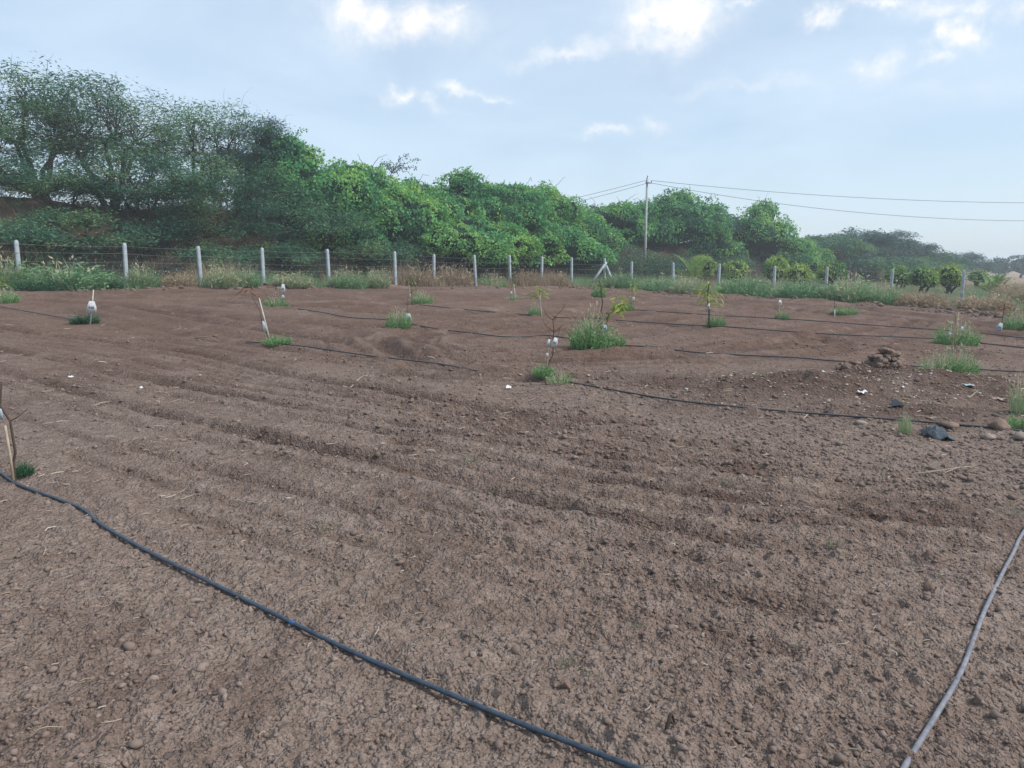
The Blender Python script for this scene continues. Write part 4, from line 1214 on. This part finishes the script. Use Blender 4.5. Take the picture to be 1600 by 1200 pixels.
tag(143, 480, 19, 22, Y - .08, 'white square tag on the thin stick at the far left', .12, 'tag', 0, True)
Y = sapling('dried orange brown sapling bent over beside a leaning white stake', (424, 538), (390, 452), 'stem', 26, .14, 'dried', stake=((424, 538), (405, 466), 'stake_white', .010), stem_r=.006, mid=.93, leafL=.16)
tag(413, 510, 8, 22, Y - .06, 'crumpled white wrap low on the leaning white stake', -.25)
Y = sapling('withered brown sapling with white tag in front of the fourth fence bay', (443, 474), (442, 426), 'stem', 16, .1, 'dried', stake=((441, 474), (442, 430), 'stake', .014), mid=.75, leafL=.2)
tag(442, 451, 11, 18, Y - .08, 'white tag on the withered sapling before the fourth fence bay', 0, 'tag', 0, True)
tag(442, 464, 7, 8, Y - .08, 'small white wrap below the tag on the withered sapling', 0)
Y = sapling('slim green leaved sapling right of centre left in the far rows', (644, 476), (644, 432), 'stem', 60, .16, 'mango', stake=((641, 476), (640, 446), 'stake', .012), mid=.35, leafL=.2)
tag(641, 462, 4, 9, Y - .08, 'tiny white tag low on the slim green leaved sapling', 0)
Y = sapling('leafless thin sapling behind a house shaped white tag', (637, 511), (636, 466), 'stem', 0, twigs=2, stem_r=.006)
tag(638, 497, 15, 20, Y - .08, 'bright white tag beside the upright weed clump at mid field', .04, 'tag', 0, True)
Y = sapling('far sapling with bent white stick in front of the slim middle post', (798, 469), (798, 410), 'stem', 50, .2, 'mango', stake=((806, 467), (803, 444), 'stake_white', .016), mid=.4, leafL=.2)
tag(799, 458, 5, 8, Y - .08, 'tiny white tag on the far sapling in the middle', 0)
Y = sapling('sapling with drooping yellow leaves held by a white stake', (845, 497), (842, 452), 'stem', 70, .3, 'sapling', stake=((847, 497), (843, 462), 'stake_white', .016), mid=.7, leafL=.24)
Y = sapling('bare twiggy sapling between two grey tags in mid field', (858, 595), (864, 500), 'stem', 0, twigs=6, stem_r=.008, stake=((852, 594), (858, 535), 'stake', .008), stemmat='twig')
tag(867, 535, 14, 20, Y - .07, 'larger grey white tag on the right of the bare twiggy sapling', .17, 'tag', 0, True)
tag(857, 536, 8, 17, Y - .05, 'narrow grey white tag on the left of the bare twiggy sapling', .12, 'tag', .5)
tag(855, 555, 6, 10, Y - .06, 'small white cup shaped wrap below the twin tags', -.1)
Y = sapling('sapling with bright drooping leaves rising from the biggest weed clump', (944, 546), (948, 488), 'stem', 26, .16, 'sapling', stem_r=.007, mid=.9, leafL=.17)
# the leafy bough leaning right from it
g = gat(944, 546)
root = sapling.root
b = Buf(); E = at_y(966, 476, g[1]) - g; S0 = at_y(947, 500, g[1]) - g
P = branch(b, S0, E, .007, .004, 5, .03, 5, .08); bough = link('bough', b.mesh('bough', M['twig']), root)
n = 55; a = rng.uniform(0, 6.283, n)
fb = Buf(); fb.cards(E + rng.normal(size=(n, 3)) * .07, np.stack([np.cos(a), np.sin(a), .2 - rng.uniform(.3, 1.6, n)], 1), rng.normal(size=(n, 3)) + np.array([0, 0, 1.0]), rng.uniform(.12, .24, n), .045, np.clip(rng.normal(.6, .2, n), 0, 1))
link('foliage', fb.mesh('foliage', M['sapling']), bough)
tag(945, 513, 14, 15, g[1] - .12, 'bluish white tag with dark marks in the biggest weed clump', .12, 'tag_blue', .1, True)
Y = sapling('dark stemmed sapling with small green crown below the corner post', (942, 492), (936, 438), 'stem', 70, .3, 'mango', stem_r=.016, stemmat='bark', mid=.72, leafL=.2)
Y = sapling('yellow green sapling with white tag right of the corner post', (988, 485), (989, 436), 'stem', 90, .2, 'sapling', stake=((990, 485), (991, 450), 'stake', .012), mid=.3, leafL=.22)
tag(989, 468, 9, 11, Y - .1, 'white tag on the yellow green sapling by the corner', .2)
Y = sapling('tallest sapling with pale drooping leaves and dark stem right of centre', (1110, 511), (1108, 442), 'stem', 130, .42, 'sapling', stem_r=.018, stemmat='bark', mid=.5, leafL=.26, droop=1.2)
tag(1107, 479, 8, 14, Y - .1, 'pale tag on the tallest drooping sapling', .12, 'tag', 0, True)
Y = sapling('short stick with a small white marked tag right of the tallest sapling', (1217, 501), (1217, 470), 'none', stake=((1217, 501), (1218, 466), 'stake', .014))
tag(1219, 473, 10, 11, Y - .1, 'small white marked tag on a short stick by the far edge', 0, 'tag', 0, True)
Y = sapling('thin dead sapling with whitened foot near the far right edge', (1304, 494), (1304, 468), 'stem', 0, twigs=1, stem_r=.009, stake=((1304, 494), (1304, 484), 'stake_white', .022))
Y = sapling('two bare poles leaning together in the right hand weed clump', (1490, 556), (1492, 487), 'stem', 0, twigs=1, stem_r=.012, stake=((1486, 545), (1498, 488), 'stake', .012), stemmat='twig_pale')
tag(1483, 523, 8, 9, Y - .12, 'bluish tag on the left of the two bare poles', .5, 'tag_blue')
tag(1503, 514, 6, 9, Y - .12, 'bright white tag on the right of the two bare poles', .1)
Y = sapling('dried orange sapling beyond the big pale tag at the right edge', (1566, 505), (1570, 474), 'stem', 26, .3, 'dried', stem_r=.012, mid=.5, leafL=.24)
tag(1562, 511, 12, 15, at(1562, 520)[1], 'large pale grey tag tilted low near the right edge', .25, 'tag_blue', .1, True)
Y = sapling('yellow leaved sapling cut by the left edge of the photo', (-6, 468), (-2, 436), 'stem', 40, .3, 'sapling', mid=.6, leafL=.24)

# ------------------------------------------------------------------ drip irrigation pipes
def pipe(label, pts, rad, mat, connectors=()):
    G = smooth_line([at(*p)[:2] for p in pts], n=16)
    tg = np.gradient(G, axis=0); tg /= np.linalg.norm(tg, axis=1, keepdims=True); lt = np.stack([-tg[:, 1], tg[:, 0]], 1)
    z = np.max([height(G[:, 0] + lt[:, 0] * k_, G[:, 1] + lt[:, 1] * k_) for k_ in (-rad, 0, rad)], axis=0)
    zs = z.copy()
    for _ in range(90):
        zs[1:-1] = (zs[:-2] + zs[1:-1] + zs[2:]) / 3
    nearp = np.clip((13 - np.hypot(G[:, 0], G[:, 1])) / 6, 0, 1)
    fk = 1 + nearp * ((zs + rad - CAM_H) / (plane(G[:, 0], G[:, 1]) - CAM_H) - 1)
    G = G * fk[:, None]
    Pm = np.stack([G[:, 0], G[:, 1], zs + rad * .8 + .02 * np.clip((np.hypot(G[:, 0], G[:, 1]) - 6) / 10, 0, 1.5)], 1)
    o = Pm[0].copy()
    root = thing('drip_pipe', label, 'pipe', o, 'drip irrigation pipes')
    b = Buf(); b.tube(Pm - o, rad, 10)
    link('pipe_body', b.mesh('pipe_body', M[mat], True), root)
    for cpx in connectors:
        c = at(*cpx)
        k_ = int(np.argmin(((Pm[:, :2] - c[:2]) ** 2).sum(1)))
        d = Pm[min(k_ + 1, len(Pm) - 1)] - Pm[k_ - 1]; d /= np.linalg.norm(d)
        cb = Buf(); cb.tube([Pm[k_] - o - d * .014, Pm[k_] - o - d * .012, Pm[k_] - o + d * .012, Pm[k_] - o + d * .014], [rad * 1.0, rad * 1.1, rad * 1.1, rad * 1.0], 10)
        link('connector', cb.mesh('connector', M['connector']), root)
pipe('near dark blue drip pipe running diagonally across the lower left', P1_PX, .0100, 'blue_pipe', ((470, 980),))
pipe('pale grey drip pipe at the lower right corner', [(1360, 1300), (1412, 1200), (1462, 1118), (1503, 1046), (1536, 960), (1563, 902), (1584, 862), (1600, 830), (1650, 760)], .0100, 'grey_pipe')
pipe('black drip pipe crossing mid field past the rubbish heap', [(385, 536), (430, 541), (480, 546), (560, 557), (640, 565), (700, 574), (760, 581), (830, 588), (880, 598), (960, 612), (1050, 627), (1150, 638), (1250, 646), (1350, 654), (1450, 662), (1540, 670), (1640, 682)], .0105, 'black_pipe')
pipe('black drip pipe through the biggest weed clump to the soil heap', [(640, 508), (680, 515), (740, 522), (790, 527), (850, 526), (890, 531), (930, 540), (1010, 545), (1060, 550), (1150, 556), (1250, 561), (1310, 567), (1400, 574), (1520, 579), (1620, 585)], .0125, 'black_pipe')
pipe('black drip pipe through the tallest sapling and the two bare poles', [(655, 479), (740, 486), (840, 495), (900, 498), (940, 500), (1000, 504), (1060, 509), (1110, 511), (1200, 518), (1300, 525), (1400, 529), (1490, 533), (1540, 539), (1630, 549)], .0135, 'black_pipe')
pipe('farthest black drip pipe on the right half of the field', [(985, 485), (1100, 494), (1220, 501), (1300, 506), (1400, 513), (1480, 518), (1560, 522), (1630, 531)], .0135, 'black_pipe')
pipe('short black drip pipe at the left from the withered sapling', [(440, 477), (500, 490), (545, 498), (600, 501), (640, 506)], .013, 'black_pipe')
pipe('black drip pipe at the far left edge leading to the tagged stick', [(-60, 472), (0, 482), (45, 490), (90, 498), (140, 508)], .0125, 'black_pipe')

# ------------------------------------------------------------------ rubbish heap, stones, litter
def lump(name, label, cat, px, py, w, h, mat, rough=.3, sub=3, group=None, sink=.25, depth=.8, freq=2.0):
    g = gat(px, py)
    s = np.linalg.norm(g - np.array([0, 0, CAM_H])) / F
    V, T = {1: I1, 2: I2, 3: I3}[sub]
    sd = int(rng.integers(0, 999))
    k_ = 1 + rough * (n3(V * freq + sd, sd) + .55 * n3(V * freq * 2.4, sd + 7) + .3 * n3(V * freq * 5, sd + 9))
    P = V * k_[:, None] * np.array([w * s / 2, w * s / 2 * depth, h * s / 2 * 1.25]) + np.array([0, 0, h * s * (.5 - sink * .5)])
    b = Buf(); b.add(P, None, T)
    return link(name, b.mesh(name, M[mat]), None, g, label, cat, group)
def heap(label, px, py, w, h, n, cl):
    """pile of broken earth: overlapping angular lumps"""
    g = gat(px, py); sc = np.linalg.norm(g - np.array([0, 0, CAM_H])) / F
    b = Buf(); V0, T0 = I2
    for q in range(n):
        a = rng.uniform(0, 6.283); u = math.sqrt(rng.uniform()) * .85
        z = h * sc * (1 - u * u) * rng.uniform(.1, .8)
        sz = cl * sc * rng.uniform(.55, 1.25) * (1 - .35 * u)
        sd = int(rng.integers(0, 999))
        k_ = 1 + .6 * n3(V0 * 1.7 + sd, sd) + .45 * n3(V0 * 4.5, sd + 4)
        P = V0 * k_[:, None] * np.array([1.2, 1.0, .75]) * sz + np.array([w * sc * .5 * u * math.cos(a), w * sc * .35 * u * math.sin(a), z])
        b.add(P, None, T0)
    link('soil_heap', b.mesh('soil_heap', M['heap']), None, g, label, 'soil heap')
heap('big broken lump of pale dug soil on top of the rubbish mound', 1382, 580, 54, 32, 90, 6)
heap('low crumbled soil left of the big pale lump', 1336, 579, 66, 13, 60, 4.5)
STN = [(1560, 676, 40, 18, 'heap', 'brown stone lying across the pipe near the right edge'), (1545, 686, 30, 14, 'stone', 'flat tan stone below the brown stone at the right edge'),
       (1595, 690, 36, 18, 'stone', 'tan stone cut by the right edge of the photo'), (1478, 670, 46, 12, 'heap', 'earthy clod above the black plastic sheet'),
       (1345, 665, 36, 9, 'stone', 'grey flat stone just below the mid field pipe'),
       (1249, 1141, 14, 15, 'stone_pale', 'pale pinkish stone alone in the lower right'), (738, 1034, 17, 16, 'stone', 'grey round stone above the near pipe in the lower middle'),
       (1052, 989, 20, 9, 'stone_pale', 'flat pale stone right of the lower middle'), (885, 1080, 26, 18, 'heap', 'large crumbly clod beside the pale dry tuft'), (390, 960, 13, 12, 'stone', 'round clod of soil just above the near pipe at left'),
       (352, 1101, 16, 16, 'stone', 'round brown clod alone at the lower left'), (1290, 920, 18, 12, 'heap', 'flat brown clod in the rough soil right of centre'), (1450, 925, 24, 20, 'heap', 'reddish clod left of the grey pipe'),
       (865, 1180, 18, 14, 'stone', 'pale clod at the bottom just above the near pipe'), (783, 1128, 16, 14, 'stone', 'tan clod touching the near pipe'), (1530, 1100, 26, 18, 'heap', 'rounded clod right of the grey pipe')]
for px, py, w, h, mt, lab in STN:
    lump('stone', lab, 'stone', px, py, w * .55, h * .6, mt, .6, 2, 'stones and clods in the field', .5, .85, 1.5)
def scrap(px, py, w, h, label, mat='scrap', yaw=0.0):
    w *= .62; h *= .9
    g = gat(px, py); s = np.linalg.norm(g - np.array([0, 0, CAM_H])) / F
    n = 5
    u, v = np.meshgrid(np.linspace(-.5, .5, n), np.linspace(-.5, .5, n))
    sd = int(rng.integers(0, 999))
    z = .5 * h * s * (1.1 + 2.0 * vnoise(u.ravel() * 3 + sd, v.ravel() * 3, sd)) * (1 - 1.2 * (u.ravel() ** 2 + v.ravel() ** 2)) + .004
    edge = 1 + .5 * vnoise(u.ravel() * 5, v.ravel() * 5 + sd, 3)
    X_, Y_ = u.ravel() * w * s * edge, v.ravel() * w * s * 1.1 * edge
    V = np.vstack([np.stack([X_, Y_, z + .004], 1), np.stack([X_, Y_, z], 1)])
    Q = []
    for a_ in range(n - 1):
        for b_ in range(n - 1):
            i_ = a_ * n + b_
            Q.append((i_, i_ + 1, i_ + n + 1, i_ + n)); Q.append((i_ + n * n, i_ + n + n * n, i_ + n + 1 + n * n, i_ + 1 + n * n))
    b = Buf(); b.add(V, Q)
    o = link('litter_scrap', b.mesh('litter_scrap', M[mat]), None, g, label, 'litter', 'white litter scraps')
    o.rotation_euler[2] = yaw
scrap(1318, 609, 14, 9, 'brightest white scrap in the middle of the rubbish mound')
scrap(1345, 628, 18, 8, 'crumpled white scrap below the brightest one on the mound', yaw=.6)
scrap(1341, 641, 9, 7, 'small pinkish white scrap just above the pipe', 'stone_pale')
scrap(1285, 613, 6, 4, 'tiny white scrap left of the brightest one')
scrap(1410, 623, 6, 5, 'round white speck right on the rubbish mound')
scrap(1155, 601, 16, 5, 'flat white scrap left of the rubbish mound')
scrap(795, 607, 12, 7, 'white crumpled scrap left of the bare twiggy sapling')
scrap(111, 591, 9, 4, 'small white scrap alone on the left of the field')
scrap(220, 606, 8, 6, 'white torn scrap right of the lone one on the left')
scrap(1463, 594, 6, 5, 'white fleck near the weeds behind the rubbish mound')
scrap(1510, 623, 22, 5, 'streaky pale scrap in the ashy patch at right', 'tag_blue')
scrap(1560, 632, 20, 5, 'pale fibrous scrap at the right of the ashy patch', 'stone_pale', .4)
# folded black plastic sheet
g = gat(1467, 684); s = np.linalg.norm(g - np.array([0, 0, CAM_H])) / F
n = 13
u, v = np.meshgrid(np.linspace(-.5, .5, n), np.linspace(-.5, .5, n)); u = u.ravel(); v = v.ravel()
zt = .015 + .07 * np.clip(1 - (np.abs(u) * 1.7) ** 2, 0, 1) * np.clip(.6 + v * 1.2, 0, 1) + .05 * fbm(u * 4, v * 4, 77, 3) + .02 * np.abs(vnoise(u * 9, v * 5, 3))
V = np.stack([u * 34 * s * (1 + .25 * v), v * .24 + .06 * u, zt], 1)
V = np.vstack([V, V * np.array([.99, .99, 1]) - np.array([0, 0, .006])])
Q = []
for a_ in range(n - 1):
    for b_ in range(n - 1):
        i_ = a_ * n + b_
        Q.append((i_, i_ + 1, i_ + n + 1, i_ + n)); Q.append((i_ + n * n, i_ + n + n * n, i_ + n + 1 + n * n, i_ + 1 + n * n))
b = Buf(); b.add(V, Q)
link('plastic_sheet', b.mesh('plastic_sheet', M['plastic']), None, g, 'crumpled black plastic sheet half buried below the pipe at right', 'plastic sheet')
g = gat(1398, 645)
b = Buf(); b.add(np.array([(-.1, 0, .0), (.02, -.05, .03), (.12, .0, .01), (.02, .06, .09), (-.09, .005, -.006), (.02, -.045, .024), (.12, .005, .004), (.02, .062, .084)]), [(0, 1, 2, 3), (4, 7, 6, 5)])
link('plastic_sheet', b.mesh('plastic_sheet', M['plastic']), None, g, 'small dark plastic rag above the pipe left of the feathery weed', 'plastic sheet')

def dry_stalk(label, pts, rad, side=0, name='dry_stalk', mat='straw'):
    g = gat(*pts[0])
    L = np.array([at(*p) for p in pts]); L[:, 2] = height(L[:, 0], L[:, 1])
    L[:, 2] += rad + np.array([0.0] + [rng.uniform(.01, .05) for _ in pts[1:-1]] + [.01])
    P = smooth_line(L - L[0], n=5)
    b = Buf(); b.tube(P, np.linspace(rad, rad * .5, len(P)), 5, .6)
    for _ in range(side):
        s0 = P[rng.integers(1, len(P) - 1)]
        e = s0 + np.array([rng.normal() * .12, rng.normal() * .12, rng.uniform(.02, .1)])
        Pb = branch(b, s0, e, rad * .6, rad * .3, 4, .1, 4)
    link(name, b.mesh(name, M[mat]), None, L[0], label, 'dry stalk', 'dry stalks lying on the soil')
dry_stalk('tangled pale dead plant lying left of the middle of the field', [(536, 606), (548, 602), (562, 594), (575, 590), (584, 592), (578, 594)], .008, 14)
dry_stalk('long curved tan straw lying at mid right', [(1420, 748), (1460, 747), (1500, 740), (1530, 737), (1548, 748)], .0045, 4)
dry_stalk('second tan straw beside the long curved one at mid right', [(1470, 749), (1500, 743), (1528, 734)], .004, 1)
dry_stalk('pale straw stick at the lower left corner', [(45, 1155), (70, 1150), (100, 1142)], .003, 1)
dry_stalk('whitish dead root on the right flank of the rubbish mound', [(1451, 637), (1460, 639), (1471, 644)], .011, 2)
dry_stalk('pale bleached sticks in the ashy patch at right', [(1512, 633), (1528, 631), (1545, 634), (1560, 632)], .008, 8)
dry_stalk('bare pale stick lying in the left of the field', [(305, 526), (325, 529), (343, 532)], .012, 0)
dry_stalk('dark short stick at the bottom right of the near pipe', [(1040, 1165), (1047, 1155), (1053, 1147)], .008, 0, 'dry_stalk', 'bark')

# ------------------------------------------------------------------ loose soil: clods, straw and bright crumbs (uncountable)
def clod_field(n, r0, r1, s0, s1, V0, T0, pw=2.2):
    u = rng.uniform(size=n)
    r_ = r0 * (r1 / r0) ** u
    a = rng.uniform(R(-40), R(40), n)
    x, y = r_ * np.sin(a), r_ * np.cos(a)
    z, ins, tur, rou = height(x, y, True)
    keep = rng.uniform(size=n) < np.clip(.25 + .75 * (rou - .35), .12, 1) * ins
    x, y, z, r_, tur = x[keep], y[keep], z[keep], r_[keep], tur[keep]
    m = len(x)
    s = s0 * (s1 / s0) ** (rng.uniform(size=m) ** pw)
    A = rng.uniform(0, 6.283, m)
    nv = len(V0)
    V = V0[None] * np.clip(1 + .33 * rng.normal(size=(m, nv, 1)), .45, 1.7) * (s[:, None, None] * np.stack([rng.uniform(.8, 1.3, m), rng.uniform(.8, 1.3, m), rng.uniform(.6, .95, m)], 1)[:, None, :])
    ca, sa = np.cos(A)[:, None], np.sin(A)[:, None]
    Vx = V[..., 0] * ca - V[..., 1] * sa; Vy = V[..., 0] * sa + V[..., 1] * ca
    V = np.stack([Vx + x[:, None], Vy + y[:, None], V[..., 2] + (z + s * .15)[:, None]], -1).reshape(-1, 3)
    T = (T0[None] + (np.arange(m) * nv)[:, None, None]).reshape(-1, 3)
    return V, T, np.repeat(np.clip(rng.normal(.40, .13, m) - .25 * tur, 0, 1), nv)
b = Buf()
OCT = (np.array([(1, 0, 0), (-1, 0, 0), (0, 1, 0), (0, -1, 0), (0, 0, 1), (0, 0, -1)], float), np.array([(0, 2, 4), (2, 1, 4), (1, 3, 4), (3, 0, 4), (2, 0, 5), (1, 2, 5), (3, 1, 5), (0, 3, 5)]))
V, T, tn = clod_field(60000, 1.7, 11.0, .004, .015, *OCT, 1.5); b.add(V, None, T, tn)
V, T, tn = clod_field(4500, 1.7, 9.0, .010, .022, *I1, 2.6); b.add(V, None, T, tn)
V, T, tn = clod_field(26000, 6, 26, .010, .034, *OCT, 1.8); b.add(V, None, T, tn)
t = rng.uniform(0, 1, 1500) ** .9; k_ = (t * (len(EDGE) - 1)).astype(int); fr = (t * (len(EDGE) - 1) - k_)[:, None]
pe = EDGE[k_] * (1 - fr) + EDGE[np.minimum(k_ + 1, len(EDGE) - 1)] * fr
pe = pe * (1 - (rng.normal(.35, .9, (1500, 1)) / np.linalg.norm(pe, axis=1, keepdims=True)))
kp = fbm(pe[:, 0] * .4, pe[:, 1] * .4, 63, 2) > -.12
pe = pe[kp]; m = len(pe); sz = .02 * 5.5 ** (rng.uniform(size=m) ** 2.2)
V0, T0 = I1
V = V0[None] * np.clip(1 + .3 * rng.normal(size=(m, len(V0), 1)), .5, 1.6) * (sz[:, None, None] * np.array([1.3, 1.1, .8])) + np.stack([pe[:, 0], pe[:, 1], height(pe[:, 0], pe[:, 1]) + sz * .3], 1)[:, None]
b.add(V.reshape(-1, 3), None, (T0[None] + (np.arange(m) * len(V0))[:, None, None]).reshape(-1, 3), np.repeat(np.clip(rng.normal(.16, .14, m), 0, 1), len(V0)))
link('soil_clods', b.mesh('soil_clods', M['clod']), None, None, 'loose crumbs and clods of brown soil over the field', 'soil', None, 'stuff')
# straw bits
n = 2600
r_ = 1.8 * (22 / 1.8) ** rng.uniform(size=n); a = rng.uniform(R(-40), R(40), n)
x, y = r_ * np.sin(a), r_ * np.cos(a)
z, ins, tur, rou = height(x, y, True)
keep = rng.uniform(size=n) < np.clip(.35 + .9 * fbm(x * .5, y * .5, 701, 2), .08, 1) * ins
x, y, z, r_ = x[keep], y[keep], z[keep], r_[keep]; m = len(x)
L = rng.uniform(.02, .075, m) * np.clip(r_ / 5, .8, 2.2); A = rng.uniform(0, 6.283, m); w = rng.uniform(.0008, .0017, m) * np.clip(r_ / 2.5, .9, 4)
d = np.stack([np.cos(A), np.sin(A), 0 * A], 1); sd_ = np.stack([-np.sin(A), np.cos(A), 0 * A], 1)
C = np.stack([x, y, z + .006], 1)
up = np.array([0, 0, 1.0]); bow = (rng.uniform(-.1, .35, m) * L)[:, None]; curl = (rng.normal(size=m) * .25 * L)[:, None]
q0 = C - d * (L / 2)[:, None]; q1 = C + up * bow * .6 + sd_ * curl; q2 = C + d * (L / 2)[:, None] + up * np.abs(bow) * .8
W = sd_ * w[:, None]; Wz = up * w[:, None]
V = np.stack([q0 - W, q0 + W, q1 - W, q1 + W, q2 - W, q2 + W, q0 + Wz, q1 + Wz * 1.6, q2 + Wz], 1).reshape(-1, 3)
bi = (np.arange(m) * 9)[:, None]
Q = np.concatenate([bi + np.array([[0, 6, 7, 2]]), bi + np.array([[6, 1, 3, 7]]), bi + np.array([[2, 7, 8, 4]]), bi + np.array([[7, 3, 5, 8]])])
b = Buf(); b.add(V, Q, None, np.repeat(np.clip(rng.normal(.42, .22, m), 0, 1), 9))
link('straw_litter', b.mesh('straw_litter', M['straw']), None, None, 'bits of pale straw and dead grass strewn over the soil', 'straw', None, 'stuff')
# bright crumbs of rubbish on the mound
n = 1700
c0 = at(1400, 615)
x = c0[0] + rng.normal(size=n) * 1.9; y = c0[1] + rng.normal(size=n) * .8
z = height(x, y); s = .005 * (4.2) ** (rng.uniform(size=n) ** 2)
V0, T0 = I1
V = (V0[None] * (s[:, None, None] * np.array([1.3, 1.1, .6])) + np.stack([x, y, z + .006], 1)[:, None]).reshape(-1, 3)
T = (T0[None] + (np.arange(n) * len(V0))[:, None, None]).reshape(-1, 3)
b = Buf(); b.add(V, None, T, np.repeat(np.where(rng.uniform(size=n) < .42, 1.0, rng.uniform(0, .6, n)), len(V0)))
link('rubbish_crumbs', b.mesh('rubbish_crumbs', M['straw']), None, None, 'pale crumbs of rubbish strewn over the low mound', 'rubbish', None, 'stuff')

# ------------------------------------------------------------------ air
HAZE = 0.0012
if HAZE:
    m, nt, out = new_mat('haze')
    pv = nt.nodes.new('ShaderNodeVolumePrincipled')
    pv.inputs['Color'].default_value = (.86, .94, 1.0, 1); pv.inputs['Density'].default_value = HAZE
    nt.links.new(pv.outputs[0], out.inputs['Volume'])
    b = Buf(); b.box((0, 0, 5.5), (3400, 3400, 25))
    o = link('haze', b.mesh('haze', m), None, None, 'thin bluish evening haze in the air', 'haze', None, 'stuff')
